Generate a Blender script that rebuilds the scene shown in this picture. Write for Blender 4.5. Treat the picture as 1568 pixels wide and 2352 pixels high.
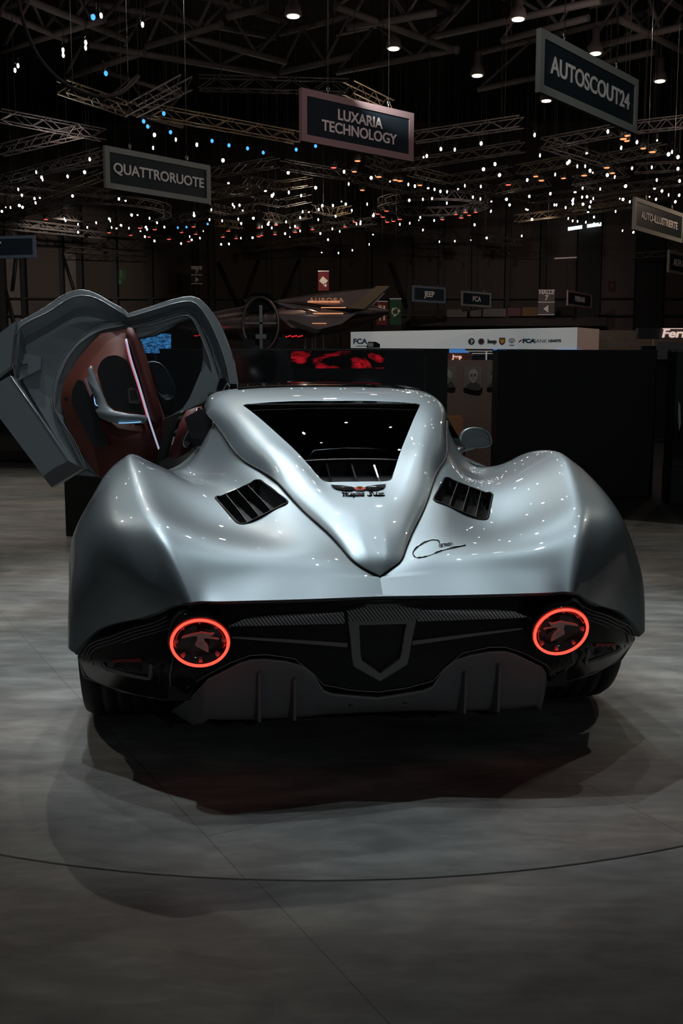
import bpy, bmesh, math, random
import numpy as np
from mathutils import Vector, Matrix
from mathutils.geometry import tessellate_polygon
random.seed(7)
R = math.radians
sc = bpy.context.scene
COL = sc.collection
for o in list(bpy.data.objects):
    bpy.data.objects.remove(o, do_unlink=True)

# ------------------------------------------------------------------ camera
cd = bpy.data.cameras.new('camera')
cd.sensor_fit = 'VERTICAL'
cd.sensor_height = 36.0
cd.lens = 36.0 * 2400.0 / 2352.0
cd.clip_end = 300
cam = bpy.data.objects.new('camera', cd)
COL.objects.link(cam)
cam.location = (0, 0, 1.3)
cam.rotation_euler = (R(90) - math.atan((1176 - 855) / 2400.0), 0, 0)
sc.camera = cam
sc.view_settings.view_transform = 'Standard'
sc.view_settings.look = 'None'
sc.view_settings.exposure = 0.0
sc.view_settings.gamma = 1.0
sc.view_settings.use_curve_mapping = False

sc.cycles.max_bounces = 6
sc.cycles.diffuse_bounces = 2
sc.cycles.glossy_bounces = 4
sc.cycles.transmission_bounces = 4
sc.cycles.transparent_max_bounces = 8
sc.cycles.use_adaptive_sampling = True
sc.cycles.adaptive_threshold = 0.06
sc.cycles.use_denoising = True

# ------------------------------------------------------------------ world
w = bpy.data.worlds.new('hall_air')
sc.world = w
w.use_nodes = True
w.node_tree.nodes['Background'].inputs[0].default_value = (0.85, 0.95, 1.0, 1)
w.node_tree.nodes['Background'].inputs[1].default_value = 0.045

# ------------------------------------------------------------------ lamps of the stand and added spots
def spot(name, loc, target, power, size=70, blend=0.6, col=(1, 0.97, 0.93), r=0.05):
    l = bpy.data.lights.new(name, 'SPOT')
    l.energy = power; l.spot_size = R(size); l.spot_blend = blend
    l.color = col; l.shadow_soft_size = r
    o = bpy.data.objects.new(name, l); COL.objects.link(o)
    o.location = loc
    d = Vector(target) - Vector(loc)
    o.rotation_euler = d.to_track_quat('-Z', 'Y').to_euler()
    return o
def point(name, loc, power, col=(1, 1, 1), r=0.3):
    l = bpy.data.lights.new(name, 'POINT')
    l.energy = power; l.color = col; l.shadow_soft_size = r
    o = bpy.data.objects.new(name, l); COL.objects.link(o)
    o.location = loc
    return o
COOL = (0.88, 0.96, 1.0); WARM = (1.0, 0.90, 0.78)
SPOTS = [((-1.5, 5.6, 7.0), 300, COOL), ((-0.5, 6.6, 7.2), 300, COOL), ((0.6, 5.3, 7.0), 260, COOL), ((1.5, 6.4, 7.2), 300, COOL),
         ((-2.2, 7.6, 7.0), 260, COOL), ((0.2, 8.2, 7.0), 300, COOL), ((2.3, 7.8, 7.0), 240, WARM), ((-0.3, 4.4, 7.0), 130, COOL),
         ((-1.2, 9.8, 6.6), 220, WARM), ((1.2, 9.8, 6.6), 220, COOL)]
for p, e, c in SPOTS:
    p = (p[0] - 0.5, p[1], p[2])
    spot('stand_and_fill_spot', p, (p[0] * 0.30, 5.55, 0.3), e * (1.15 if p[0] < 0 else 0.48), 40, 0.6, c, 0.03)
for p, tg, e in [((-1.7, 4.4, 6.6), (-0.15, 4.05, .8), 380), ((-1.0, 5.2, 6.8), (0.1, 4.0, .8), 300), ((1.2, 4.7, 6.6), (0.4, 4.05, .8), 160)]:
    spot('stand_and_fill_spot', p, tg, e * 1.0, 27, 0.6, COOL, 0.03)  # extra spots added to brighten the rear deck
# unseen small lamps added over the car for star highlights
rg_ = random.Random(5)
for k in range(46):
    point('highlight_lamp', (rg_.uniform(-5.5, 5.5), rg_.uniform(4.6, 13.5), rg_.uniform(5.9, 7.4)), 0.5 + 1.4 * rg_.random() ** 2, COOL if k % 3 else WARM, 0.022)
spot('stand_and_fill_spot', (0.3, 9.9, 4.9), (-0.5, 12.2, 1.95), 130, 45, 0.6, (1.0, 0.75, 0.6), 0.02)  # warm spot added to brighten the winged craft
# lamps over the back of the stand floor
for p, tg, e in [((-4.5, 10.5, 6.5), (-4.6, 10.5, 0), 700), ((-5.0, 7.0, 6.5), (-3.2, 5.9, 0), 480), ((4.8, 7.0, 6.5), (3.2, 5.9, 0), 420)]:
    spot('stand_and_fill_spot', p, tg, e, 66, 0.8, WARM, 0.05)

# ------------------------------------------------------------------ added lamps brightening the hall
for p, tg, e, c, sz in [((-1, 5, 9.5), (-4, 27, 6.2), 2300, (1.0, 0.97, 0.9), 14), ((2, 6, 9.5), (0.6, 22.3, 6.3), 2000, (1.0, 0.78, 0.78), 18), ((3, 5, 9.5), (5, 19.5, 6.4), 1700, (0.97, 1.0, 0.95), 19),
                        ((6, 22, 9.0), (11.5, 40, 6.2), 380, (1.0, 0.9, 0.88), 34), ((-6, 30, 9.0), (-16, 49, 6.9), 2200, (0.8, 0.88, 1.0), 30),
                        ((4, 45, 8.8), (10, 71, 6.0), 3200, (1.0, 0.88, 0.84), 34), ((0, 20, 8.0), (4.6, 40, 2.4), 1500, (0.95, 1.0, 1.0), 32),
                        ((-14, 55, 8.8), (-23, 82, 7.0), 5200, (1.0, 0.88, 0.78), 42), ((10, 55, 8.8), (18, 82, 8.0), 1300, (1.0, 0.82, 0.76), 50), ((-4, 55, 8.8), (-4, 82, 8.0), 600, (1.0, 0.85, 0.7), 50)]:
    spot('hall_fill_spot', p, tg, e, sz, 0.8, c, 0.05)  # spots added to brighten the hanging signs and far walls
point('hall_fill', (4.5, -9, 4.8), 230, (0.96, 1.0, 1.0), 0.06)  # unseen fill added behind the camera to lift the tail
point('hall_fill', (3, 34, 8.4), 140, (1.0, 0.82, 0.7), 0.1)  # this and the following points are added to brighten trusses and signs
point('hall_fill', (-10, 38, 8.4), 160, (1.0, 0.85, 0.75), 0.1)
point('hall_fill', (14, 36, 8.4), 260, (1.0, 0.74, 0.55), 0.1)
point('hall_fill', (-2, 56, 8.3), 420, (1.0, 0.80, 0.6), 0.1)
spot('stand_and_fill_spot', (1.3, 11.2, 5.4), (1.45, 13, 0.9), 420, 30, 0.6, WARM, 0.03)  # spot added to brighten the brown portrait wall
point('hall_fill', (0, 24, 10.8), 60, (1.0, 0.82, 0.78), 0.1)
point('hall_fill', (8, 34, 11.8), 160, (1.0, 0.8, 0.76), 0.1)
point('hall_fill', (-9, 32, 11.8), 140, (1.0, 0.85, 0.8), 0.1)

# ------------------------------------------------------------------ materials
def mat(name, col, rough=0.5, metal=0.0, coat=0.0, coat_r=0.03, emit=None, es=0.0, spec=0.5, trans=0.0, ior=1.45, noise=None, bump=None):
    m = bpy.data.materials.new(name); m.use_nodes = True
    nt = m.node_tree; b = nt.nodes['Principled BSDF']
    b.inputs['Base Color'].default_value = (*col, 1)
    b.inputs['Roughness'].default_value = rough
    b.inputs['Metallic'].default_value = metal
    b.inputs['Coat Weight'].default_value = coat
    b.inputs['Coat Roughness'].default_value = coat_r
    b.inputs['Specular IOR Level'].default_value = spec
    b.inputs['Transmission Weight'].default_value = trans
    b.inputs['IOR'].default_value = ior
    if emit:
        b.inputs['Emission Color'].default_value = (*emit, 1)
        b.inputs['Emission Strength'].default_value = es
    if noise or bump:
        tc = nt.nodes.new('ShaderNodeTexCoord')
        nz = nt.nodes.new('ShaderNodeTexNoise')
        nt.links.new(tc.outputs['Object'], nz.inputs['Vector'])
        nz.inputs['Detail'].default_value = 6
        if noise:
            nz.inputs['Scale'].default_value = noise[0]
            mx = nt.nodes.new('ShaderNodeMix'); mx.data_type = 'RGBA'
            mx.inputs['A'].default_value = (*[c * (1 - noise[1]) for c in col], 1)
            mx.inputs['B'].default_value = (*[c * (1 + noise[1]) for c in col], 1)
            nt.links.new(nz.outputs['Fac'], mx.inputs['Factor'])
            nt.links.new(mx.outputs['Result'], b.inputs['Base Color'])
        if bump:
            n2 = nt.nodes.new('ShaderNodeTexNoise'); n2.inputs['Scale'].default_value = bump[0]
            nt.links.new(tc.outputs['Object'], n2.inputs['Vector'])
            bp = nt.nodes.new('ShaderNodeBump'); bp.inputs['Strength'].default_value = bump[1]
            bp.inputs['Distance'].default_value = 0.01
            nt.links.new(n2.outputs['Fac'], bp.inputs['Height'])
            nt.links.new(bp.outputs['Normal'], b.inputs['Normal'])
    return m

def carbon_mat(name, scale=60, hi=0.10, coat=1.0):
    m = mat(name, (0.02, 0.02, 0.022), 0.35, 0.3 if coat > .5 else 0.0, coat, 0.05)
    nt = m.node_tree; b = nt.nodes['Principled BSDF']
    tc = nt.nodes.new('ShaderNodeTexCoord')
    mp = nt.nodes.new('ShaderNodeMapping'); mp.inputs['Rotation'].default_value = (0.0, R(38), 0.0)
    wv = nt.nodes.new('ShaderNodeTexWave'); wv.inputs['Scale'].default_value = scale
    wv.bands_direction = 'X'
    cr = nt.nodes.new('ShaderNodeValToRGB')
    cr.color_ramp.elements[0].position = 0.4; cr.color_ramp.elements[0].color = (0.008, 0.008, 0.009, 1)
    cr.color_ramp.elements[1].position = 0.6; cr.color_ramp.elements[1].color = (hi, hi, hi * 1.05, 1)
    nt.links.new(tc.outputs['Object'], mp.inputs['Vector']); nt.links.new(mp.outputs['Vector'], wv.inputs['Vector'])
    nt.links.new(wv.outputs['Fac'], cr.inputs['Fac']); nt.links.new(cr.outputs['Color'], b.inputs['Base Color'])
    return m

M = {}
M['paint'] = mat('silver_blue_paint', (0.255, 0.307, 0.335), 0.40, 0.66, 1.0, 0.015)
M['paint_in'] = mat('grey_inner_paint', (0.22, 0.25, 0.27), 0.4, 0.1, 0.3, 0.2)
M['gloss'] = mat('gloss_black', (0.006, 0.006, 0.007), 0.08, 0.0, 1.0, 0.02)
M['fasc'] = mat('tail_black', (0.006, 0.006, 0.007), 0.25, 0.0, 0.25, 0.04, spec=0.25)
M['dark'] = mat('satin_black', (0.012, 0.012, 0.013), 0.5)
M['seam'] = mat('panel_gap', (0.004, 0.004, 0.005), 0.5)
M['grey_trim'] = mat('dark_grey_trim', (0.07, 0.07, 0.072), 0.5)
M['diff'] = mat('textured_grey_plastic', (0.15, 0.153, 0.16), 0.65, bump=(300, 0.25))
M['rubber'] = mat('tyre_rubber', (0.018, 0.018, 0.019), 0.7)
M['carbon'] = carbon_mat('carbon_weave', 34, 0.30)
M['carbon_d'] = carbon_mat('dark_carbon_weave', 60, 0.018, 0.12)
M['carbon_d'].node_tree.nodes['Principled BSDF'].inputs['Specular IOR Level'].default_value = 0.15
M['fin'] = mat('matt_black_fin', (0.010, 0.010, 0.011), 0.45, spec=0.2)
M['ftrim'] = mat('fascia_trim_grey', (0.20, 0.20, 0.205), 0.4)
M['leather'] = mat('red_brown_leather', (0.17, 0.045, 0.03), 0.55, noise=(300, 0.15), bump=(500, 0.15))
M['leather_d'] = mat('dark_red_leather', (0.10, 0.018, 0.014), 0.5, bump=(500, 0.15))
M['chrome'] = mat('chrome', (0.8, 0.82, 0.84), 0.08, 1.0)
M['steel'] = mat('brushed_steel', (0.45, 0.45, 0.46), 0.3, 1.0)
M['black_chrome'] = mat('black_chrome', (0.05, 0.05, 0.055), 0.12, 1.0)
M['glass'] = mat('dark_tinted_glass', (0.12, 0.14, 0.15), 0.0, 0.0, 0, 0, trans=1.0, ior=1.5)
M['clear'] = mat('clear_glass', (0.80, 0.84, 0.85), 0.0, 0.0, 0, 0, trans=1.0, ior=1.1)
M['red_glow'] = mat('red_light_guide', (0.4, 0.02, 0.02), 0.4, emit=(1.0, 0.030, 0.018), es=4.6)
M['reflector'] = mat('red_reflector', (0.25, 0.02, 0.02), 0.4)
M['mirror'] = mat('mirror_glass', (0.42, 0.48, 0.52), 0.10, 0.65)  # reflected brightness partly put into the grey-blue base colour
M['stork'] = mat('pewter_relief', (0.50, 0.47, 0.46), 0.45, 0.2)
M['yellow'] = mat('yellow_enamel', (0.75, 0.45, 0.03), 0.3, coat=1.0)
M['red'] = mat('red_enamel', (0.55, 0.02, 0.015), 0.3, coat=1.0)

# ------------------------------------------------------------------ mesh helpers
def link(name, me, m, parent=None, smooth=False):
    o = bpy.data.objects.new(name, me); COL.objects.link(o)
    if m: 
        for mm in (m if isinstance(m, (list, tuple)) else [m]): me.materials.append(mm)
    if parent: o.parent = parent
    if smooth:
        for p in me.polygons: p.use_smooth = True
    return o
def obj(name, bm, m, parent=None, smooth=False, loc=None, rot=None):
    bmesh.ops.recalc_face_normals(bm, faces=bm.faces)
    me = bpy.data.meshes.new(name); bm.to_mesh(me); bm.free()
    o = link(name, me, m, parent, smooth)
    if loc: o.location = loc
    if rot: o.rotation_euler = rot
    return o
def tag(o, label=None, cat=None, group=None, kind=None):
    if label: o['label'] = label
    if cat: o['category'] = cat
    if group: o['group'] = group
    if kind: o['kind'] = kind
    return o
def empty(name, loc=(0, 0, 0), rot=(0, 0, 0)):
    o = bpy.data.objects.new(name, None); COL.objects.link(o)
    o.location = loc; o.rotation_euler = rot; o.empty_display_size = 0.2
    return o
def B(): return bmesh.new()
def box(bm, c, s, rz=0.0, bevel=0.0, mtx=None):
    b2 = bmesh.new(); bmesh.ops.create_cube(b2, size=1.0)
    bmesh.ops.scale(b2, vec=s, verts=b2.verts)
    if bevel: bmesh.ops.bevel(b2, geom=b2.edges[:], offset=bevel, segments=2, affect='EDGES')
    mt = Matrix.Translation(c) @ (mtx if mtx is not None else Matrix.Rotation(rz, 4, 'Z'))
    bmesh.ops.transform(b2, matrix=mt, verts=b2.verts)
    join(bm, b2); return bm
def join(bm, b2, mi=None):
    vm = [bm.verts.new(v.co) for v in b2.verts]
    b2.verts.index_update()
    for f in b2.faces:
        nf = bm.faces.new([vm[v.index] for v in f.verts]); nf.smooth = f.smooth
        nf.material_index = f.material_index if mi is None else mi
    b2.free()
def prism(bm, pts, ext, mi=0, holes=False):
    """pts: list of 3D points (planar-ish loop), ext: extrusion vector"""
    e = Vector(ext); n = len(pts)
    a = [bm.verts.new(Vector(p)) for p in pts]; b = [bm.verts.new(Vector(p) + e) for p in pts]
    fs = []
    for t_ in tessellate_polygon([[v.co for v in a]]):
        if len(set(t_)) == 3:
            fs.append(bm.faces.new([a[i] for i in t_])); fs.append(bm.faces.new([b[i] for i in t_][::-1]))
    for i in range(n): fs.append(bm.faces.new([a[i], a[(i + 1) % n], b[(i + 1) % n], b[i]]))
    for f in fs: f.material_index = mi
    return bm
def tube(bm, pts, r, seg=8, closed=False, mi=0, cap=True, ends=None):
    pts = [Vector(p) for p in pts]; n = len(pts)
    rr = r if isinstance(r, (list, tuple)) else [r] * n
    rings = []; up = None
    for i, p in enumerate(pts):
        if closed: t = pts[(i + 1) % n] - pts[i - 1]
        else: t = pts[min(i + 1, n - 1)] - pts[max(i - 1, 0)]
        if t.length < 1e-9: t = Vector((0, 0, 1))
        t.normalize()
        if up is None:
            up = t.orthogonal().normalized()
        up = (up - t * up.dot(t))
        if up.length < 1e-6: up = t.orthogonal()
        up.normalize(); s = t.cross(up)
        rings.append([bm.verts.new(p + (up * math.cos(a) + s * math.sin(a)) * rr[i]) for a in [2 * math.pi * k / seg for k in range(seg)]])
    m = n if closed else n - 1
    for i in range(m):
        A, C = rings[i], rings[(i + 1) % n]
        sh = 0
        if closed and i == n - 1:
            sh = min(range(seg), key=lambda q: (A[0].co - C[q].co).length)
        for k in range(seg):
            f = bm.faces.new([A[k], A[(k + 1) % seg], C[(k + 1 + sh) % seg], C[(k + sh) % seg]]); f.smooth = True; f.material_index = mi
    if not closed and cap:
        f = bm.faces.new(rings[0][::-1]); f.material_index = mi
        f = bm.faces.new(rings[-1]); f.material_index = mi
    return bm
def lathe(bm, prof, seg=32, mtx=None, mi=0):
    """prof: (r, h) along local z"""
    rings = []
    for r, h in prof:
        ring = []
        for k in range(seg):
            a = 2 * math.pi * k / seg
            v = Vector((r * math.cos(a), r * math.sin(a), h))
            ring.append(bm.verts.new(mtx @ v if mtx is not None else v))
        rings.append(ring)
    for i in range(len(rings) - 1):
        for k in range(seg):
            f = bm.faces.new([rings[i][k], rings[i][(k + 1) % seg], rings[i + 1][(k + 1) % seg], rings[i + 1][k]])
            f.smooth = True; f.material_index = mi
    for rg in (rings[0][::-1], rings[-1]):
        f = bm.faces.new(rg); f.material_index = mi
    return bm
def nspline(X, P, q):
    """natural cubic spline through points P (n,d) at params X, evaluated at q"""
    n = len(X); h = np.diff(X); A = np.zeros((n, n)); r = np.zeros((n, P.shape[1]))
    A[0, 0] = A[-1, -1] = 1
    for i in range(1, n - 1):
        A[i, i - 1] = h[i - 1]; A[i, i] = 2 * (h[i - 1] + h[i]); A[i, i + 1] = h[i]
        r[i] = 6 * ((P[i + 1] - P[i]) / h[i] - (P[i] - P[i - 1]) / h[i - 1])
    m = np.linalg.solve(A, r)
    out = []
    for v in q:
        i = min(max(int(np.searchsorted(X, v)) - 1, 0), n - 2)
        a, b = X[i + 1] - v, v - X[i]
        out.append(m[i] * a**3 / (6 * h[i]) + m[i + 1] * b**3 / (6 * h[i]) + (P[i] / h[i] - m[i] * h[i] / 6) * a + (P[i + 1] / h[i] - m[i + 1] * h[i] / 6) * b)
    return np.array(out)
def smooth_grid(G, nu, nv):
    """G (rows, cols, 3) control net -> dense grid by natural cubic splines"""
    G = np.array(G, float); r, c, _ = G.shape
    X = np.concatenate([[0], np.cumsum([np.mean(np.linalg.norm(G[:, j + 1] - G[:, j], axis=1)) + 1e-3 for j in range(c - 1)])])
    q = np.concatenate([np.linspace(X[j], X[j + 1], nv, endpoint=False) for j in range(c - 1)] + [[X[-1]]])
    D = np.array([nspline(X, G[i], q) for i in range(r)])
    Y = np.concatenate([[0], np.cumsum([np.mean(np.linalg.norm(G[i + 1] - G[i], axis=1)) + 1e-3 for i in range(r - 1)])])
    p = np.concatenate([np.linspace(Y[i], Y[i + 1], nu, endpoint=False) for i in range(r - 1)] + [[Y[-1]]])
    return np.array([nspline(Y, D[:, j], p) for j in range(D.shape[1])]).transpose(1, 0, 2)
def grid_mesh(bm, D, sx=1, mi=0, smooth=True):
    r, c, _ = D.shape
    V = [[bm.verts.new((D[i, j, 0] * sx, D[i, j, 1], D[i, j, 2])) for j in range(c)] for i in range(r)]
    for i in range(r - 1):
        for j in range(c - 1):
            f = bm.faces.new([V[i][j], V[i][j + 1], V[i + 1][j + 1], V[i + 1][j]]); f.smooth = smooth; f.material_index = mi
    return V
def curve_pts(P, n=8):
    P = np.array(P, float)
    X = np.concatenate([[0], np.cumsum(np.linalg.norm(np.diff(P, axis=0), axis=1) + 1e-6)])
    return [tuple(v) for v in nspline(X, P, np.linspace(0, X[-1], (len(P) - 1) * n + 1))]
def inside(x, y, poly):
    c = False; n = len(poly)
    for i in range(n):
        x1, y1 = poly[i]; x2, y2 = poly[(i + 1) % n]
        if (y1 > y) != (y2 > y) and x < (x2 - x1) * (y - y1) / (y2 - y1) + x1: c = not c
    return c
def cut_hole(bm, poly, zmin=0.0):
    """cut a polygon (xy plan) through the surface above zmin"""
    xs = [p[0] for p in poly]; ys = [p[1] for p in poly]; mg = 0.04
    n = len(poly)
    for i in range(n):
        a, b = Vector(poly[i]), Vector(poly[(i + 1) % n]); d = b - a
        fs = [f for f in bm.faces if min(v.co.x for v in f.verts) < max(xs) + mg and max(v.co.x for v in f.verts) > min(xs) - mg
              and min(v.co.y for v in f.verts) < max(ys) + mg and max(v.co.y for v in f.verts) > min(ys) - mg and f.calc_center_median().z > zmin]
        g = set(fs)
        for f in fs: g.update(f.edges); g.update(f.verts)
        bmesh.ops.bisect_plane(bm, geom=list(g), plane_co=(a.x, a.y, 0), plane_no=(d.y, -d.x, 0), dist=1e-6)
    dead = [f for f in bm.faces if f.calc_center_median().z > zmin and inside(f.calc_center_median().x, f.calc_center_median().y, poly)]
    bmesh.ops.delete(bm, geom=dead, context='FACES')
def round_poly(poly, rad, seg=4):
    out = []; n = len(poly)
    for i in range(n):
        p0, p, p1 = Vector(poly[i - 1]), Vector(poly[i]), Vector(poly[(i + 1) % n])
        a = p + (p0 - p).normalized() * rad; b = p + (p1 - p).normalized() * rad
        for k in range(seg + 1):
            t = k / seg
            out.append(tuple((1 - t) ** 2 * a + 2 * t * (1 - t) * p + t * t * b))
    return out
def text(name, s, size, m, parent, loc, rot=(R(90), 0, 0), ext=0.01, bold=0.0, sx=1.0, align='CENTER', shear=0.0, space=1.0):
    c = bpy.data.curves.new(name, 'FONT'); c.body = s; c.size = size; c.extrude = ext; c.offset = bold
    c.align_x = align; c.align_y = 'CENTER'; c.shear = shear; c.space_character = space; c.space_line = 0.85
    c.materials.append(m)
    tmp = bpy.data.objects.new(name, c); COL.objects.link(tmp)
    me = bpy.data.meshes.new_from_object(tmp.evaluated_get(bpy.context.evaluated_depsgraph_get()))
    bpy.data.objects.remove(tmp, do_unlink=True); me.name = name
    o = bpy.data.objects.new(name, me); COL.objects.link(o)
    o.location = loc; o.rotation_euler = rot; o.scale = (sx, 1, 1)
    if parent: o.parent = parent
    return o

def thin_glass(name, tint, rough=0.0, f0=1.45):
    m = bpy.data.materials.new(name); m.use_nodes = True; nt = m.node_tree
    nt.nodes.remove(nt.nodes['Principled BSDF'])
    tr = nt.nodes.new('ShaderNodeBsdfTransparent'); tr.inputs[0].default_value = (*tint, 1)
    gl = nt.nodes.new('ShaderNodeBsdfGlossy'); gl.inputs['Roughness'].default_value = rough
    fr = nt.nodes.new('ShaderNodeFresnel'); fr.inputs[0].default_value = f0
    mx = nt.nodes.new('ShaderNodeMixShader')
    nt.links.new(fr.outputs[0], mx.inputs[0]); nt.links.new(tr.outputs[0], mx.inputs[1]); nt.links.new(gl.outputs[0], mx.inputs[2])
    nt.links.new(mx.outputs[0], nt.nodes['Material Output'].inputs[0])
    return m
M['tint'] = thin_glass('tinted_window', (0.25, 0.27, 0.28))
M['pane'] = thin_glass('clear_window', (0.55, 0.58, 0.6))
M['acrylic'] = thin_glass('clear_acrylic', (0.85, 0.9, 0.9))

# ================================================================== FLOOR
def floor_mat(name, base, sc_=1.0):
    m = mat(name, base, 0.55)
    nt = m.node_tree; b = nt.nodes['Principled BSDF']
    tc = nt.nodes.new('ShaderNodeTexCoord')
    mp = nt.nodes.new('ShaderNodeMapping'); mp.inputs['Scale'].default_value = (0.55 * sc_, 1.5 * sc_, 1)
    n1 = nt.nodes.new('ShaderNodeTexNoise'); n1.inputs['Scale'].default_value = 2.2; n1.inputs['Detail'].default_value = 10; n1.inputs['Roughness'].default_value = 0.68
    n2 = nt.nodes.new('ShaderNodeTexNoise'); n2.inputs['Scale'].default_value = 9; n2.inputs['Detail'].default_value = 8; n2.inputs['Distortion'].default_value = 0.6
    n3 = nt.nodes.new('ShaderNodeTexNoise'); n3.inputs['Scale'].default_value = 1.1; n3.inputs['Detail'].default_value = 3
    nt.links.new(tc.outputs['Object'], mp.inputs['Vector'])
    for n in (n1, n2): nt.links.new(mp.outputs['Vector'], n.inputs['Vector'])
    nt.links.new(tc.outputs['Object'], n3.inputs['Vector'])
    cr = nt.nodes.new('ShaderNodeValToRGB')
    cr.color_ramp.elements[0].position = 0.33; cr.color_ramp.elements[0].color = (base[0] * 0.48, base[1] * 0.48, base[2] * 0.50, 1)
    cr.color_ramp.elements[1].position = 0.68; cr.color_ramp.elements[1].color = (base[0] * 1.45, base[1] * 1.45, base[2] * 1.44, 1)
    nt.links.new(n1.outputs['Fac'], cr.inputs['Fac'])
    cr2 = nt.nodes.new('ShaderNodeValToRGB')
    cr2.color_ramp.elements[0].position = 0.38; cr2.color_ramp.elements[0].color = (0.74, 0.74, 0.74, 1)
    cr2.color_ramp.elements[1].position = 0.65; cr2.color_ramp.elements[1].color = (1.1, 1.1, 1.1, 1)
    nt.links.new(n2.outputs['Fac'], cr2.inputs['Fac'])
    mx = nt.nodes.new('ShaderNodeMix'); mx.data_type = 'RGBA'; mx.blend_type = 'MULTIPLY'; mx.inputs['Factor'].default_value = 1
    nt.links.new(cr.outputs['Color'], mx.inputs['A']); nt.links.new(cr2.outputs['Color'], mx.inputs['B'])
    cr3 = nt.nodes.new('ShaderNodeValToRGB')
    cr3.color_ramp.elements[0].position = 0.40; cr3.color_ramp.elements[0].color = (0.95, 1.0, 1.0, 1)
    cr3.color_ramp.elements[1].position = 0.66; cr3.color_ramp.elements[1].color = (1.06, 0.95, 0.90, 1)
    nt.links.new(n3.outputs['Fac'], cr3.inputs['Fac'])
    mx2 = nt.nodes.new('ShaderNodeMix'); mx2.data_type = 'RGBA'; mx2.blend_type = 'MULTIPLY'; mx2.inputs['Factor'].default_value = 1
    nt.links.new(mx.outputs['Result'], mx2.inputs['A']); nt.links.new(cr3.outputs['Color'], mx2.inputs['B'])
    # wide plank joints
    br = nt.nodes.new('ShaderNodeTexBrick'); br.inputs['Scale'].default_value = 1.0
    br.inputs['Brick Width'].default_value = 2.4; br.inputs['Row Height'].default_value = 1.2; br.inputs['Mortar Size'].default_value = 0.002
    br.inputs['Color1'].default_value = (1, 1, 1, 1); br.inputs['Color2'].default_value = (0.96, 0.96, 0.96, 1); br.inputs['Mortar'].default_value = (0.5, 0.5, 0.5, 1)
    m3 = nt.nodes.new('ShaderNodeMapping'); m3.inputs['Rotation'].default_value = (0, 0, R(62)); m3.inputs['Location'].default_value = (0.45, 0.2, 0)
    nt.links.new(tc.outputs['Object'], m3.inputs['Vector']); nt.links.new(m3.outputs['Vector'], br.inputs['Vector'])
    mx3 = nt.nodes.new('ShaderNodeMix'); mx3.data_type = 'RGBA'; mx3.blend_type = 'MULTIPLY'; mx3.inputs['Factor'].default_value = 1
    nt.links.new(mx2.outputs['Result'], mx3.inputs['A']); nt.links.new(br.outputs['Color'], mx3.inputs['B'])
    nt.links.new(mx3.outputs['Result'], b.inputs['Base Color'])
    return m
FLOOR_LIGHT = floor_mat('mottled_grey_vinyl', (0.165, 0.168, 0.162))
M['carpet'] = mat('dark_aisle_carpet', (0.016, 0.014, 0.013), 0.9, noise=(40, 0.3))
bm = B(); box(bm, (0, 42, -0.06), (95, 106, 0.1))
tag(obj('floor', bm, M['carpet']), kind='structure')
# light vinyl of the stand, bounded by an oblique edge in front of the partitions
poly = [(-9, -3), (5, -3), (5, 7.3), (2.51, 9.22), (-3.17, 14.5), (-9, 16.9)]
bm = B(); prism(bm, [(x, y, -0.0095) for x, y in poly], (0, 0, 0.0095))
tag(obj('floor_stand', bm, FLOOR_LIGHT), kind='structure')
# turntable
TCX, TCY, TR = -0.061, 5.181, 2.637
tt = empty('turntable', (TCX, TCY, 0))
tag(tt, 'round grey vinyl turntable platform flush with the floor under the silver car', 'turntable')
bm = B(); lathe(bm, [(TR - 0.003, 0.0), (TR - 0.003, 0.0012), (TR - 0.004, 0.0015)], 160)
obj('disc', bm, FLOOR_LIGHT, tt)
bm = B(); lathe(bm, [(TR - 0.003, 0.0), (TR - 0.003, 0.0008), (TR + 0.003, 0.0008), (TR + 0.003, 0.0)], 160)
bmesh.ops.delete(bm, geom=[f for f in bm.faces if len(f.verts) > 10], context='FACES')
obj('edge_gap', bm, M['seam'], tt)

# ================================================================== CAR
car = empty('sports_car', (0.14, 3.12, 0.005), (0, 0, R(7.05)))
tag(car, 'silver blue sports coupe seen from behind, left door raised, glowing round red tail lights', 'car')

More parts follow.
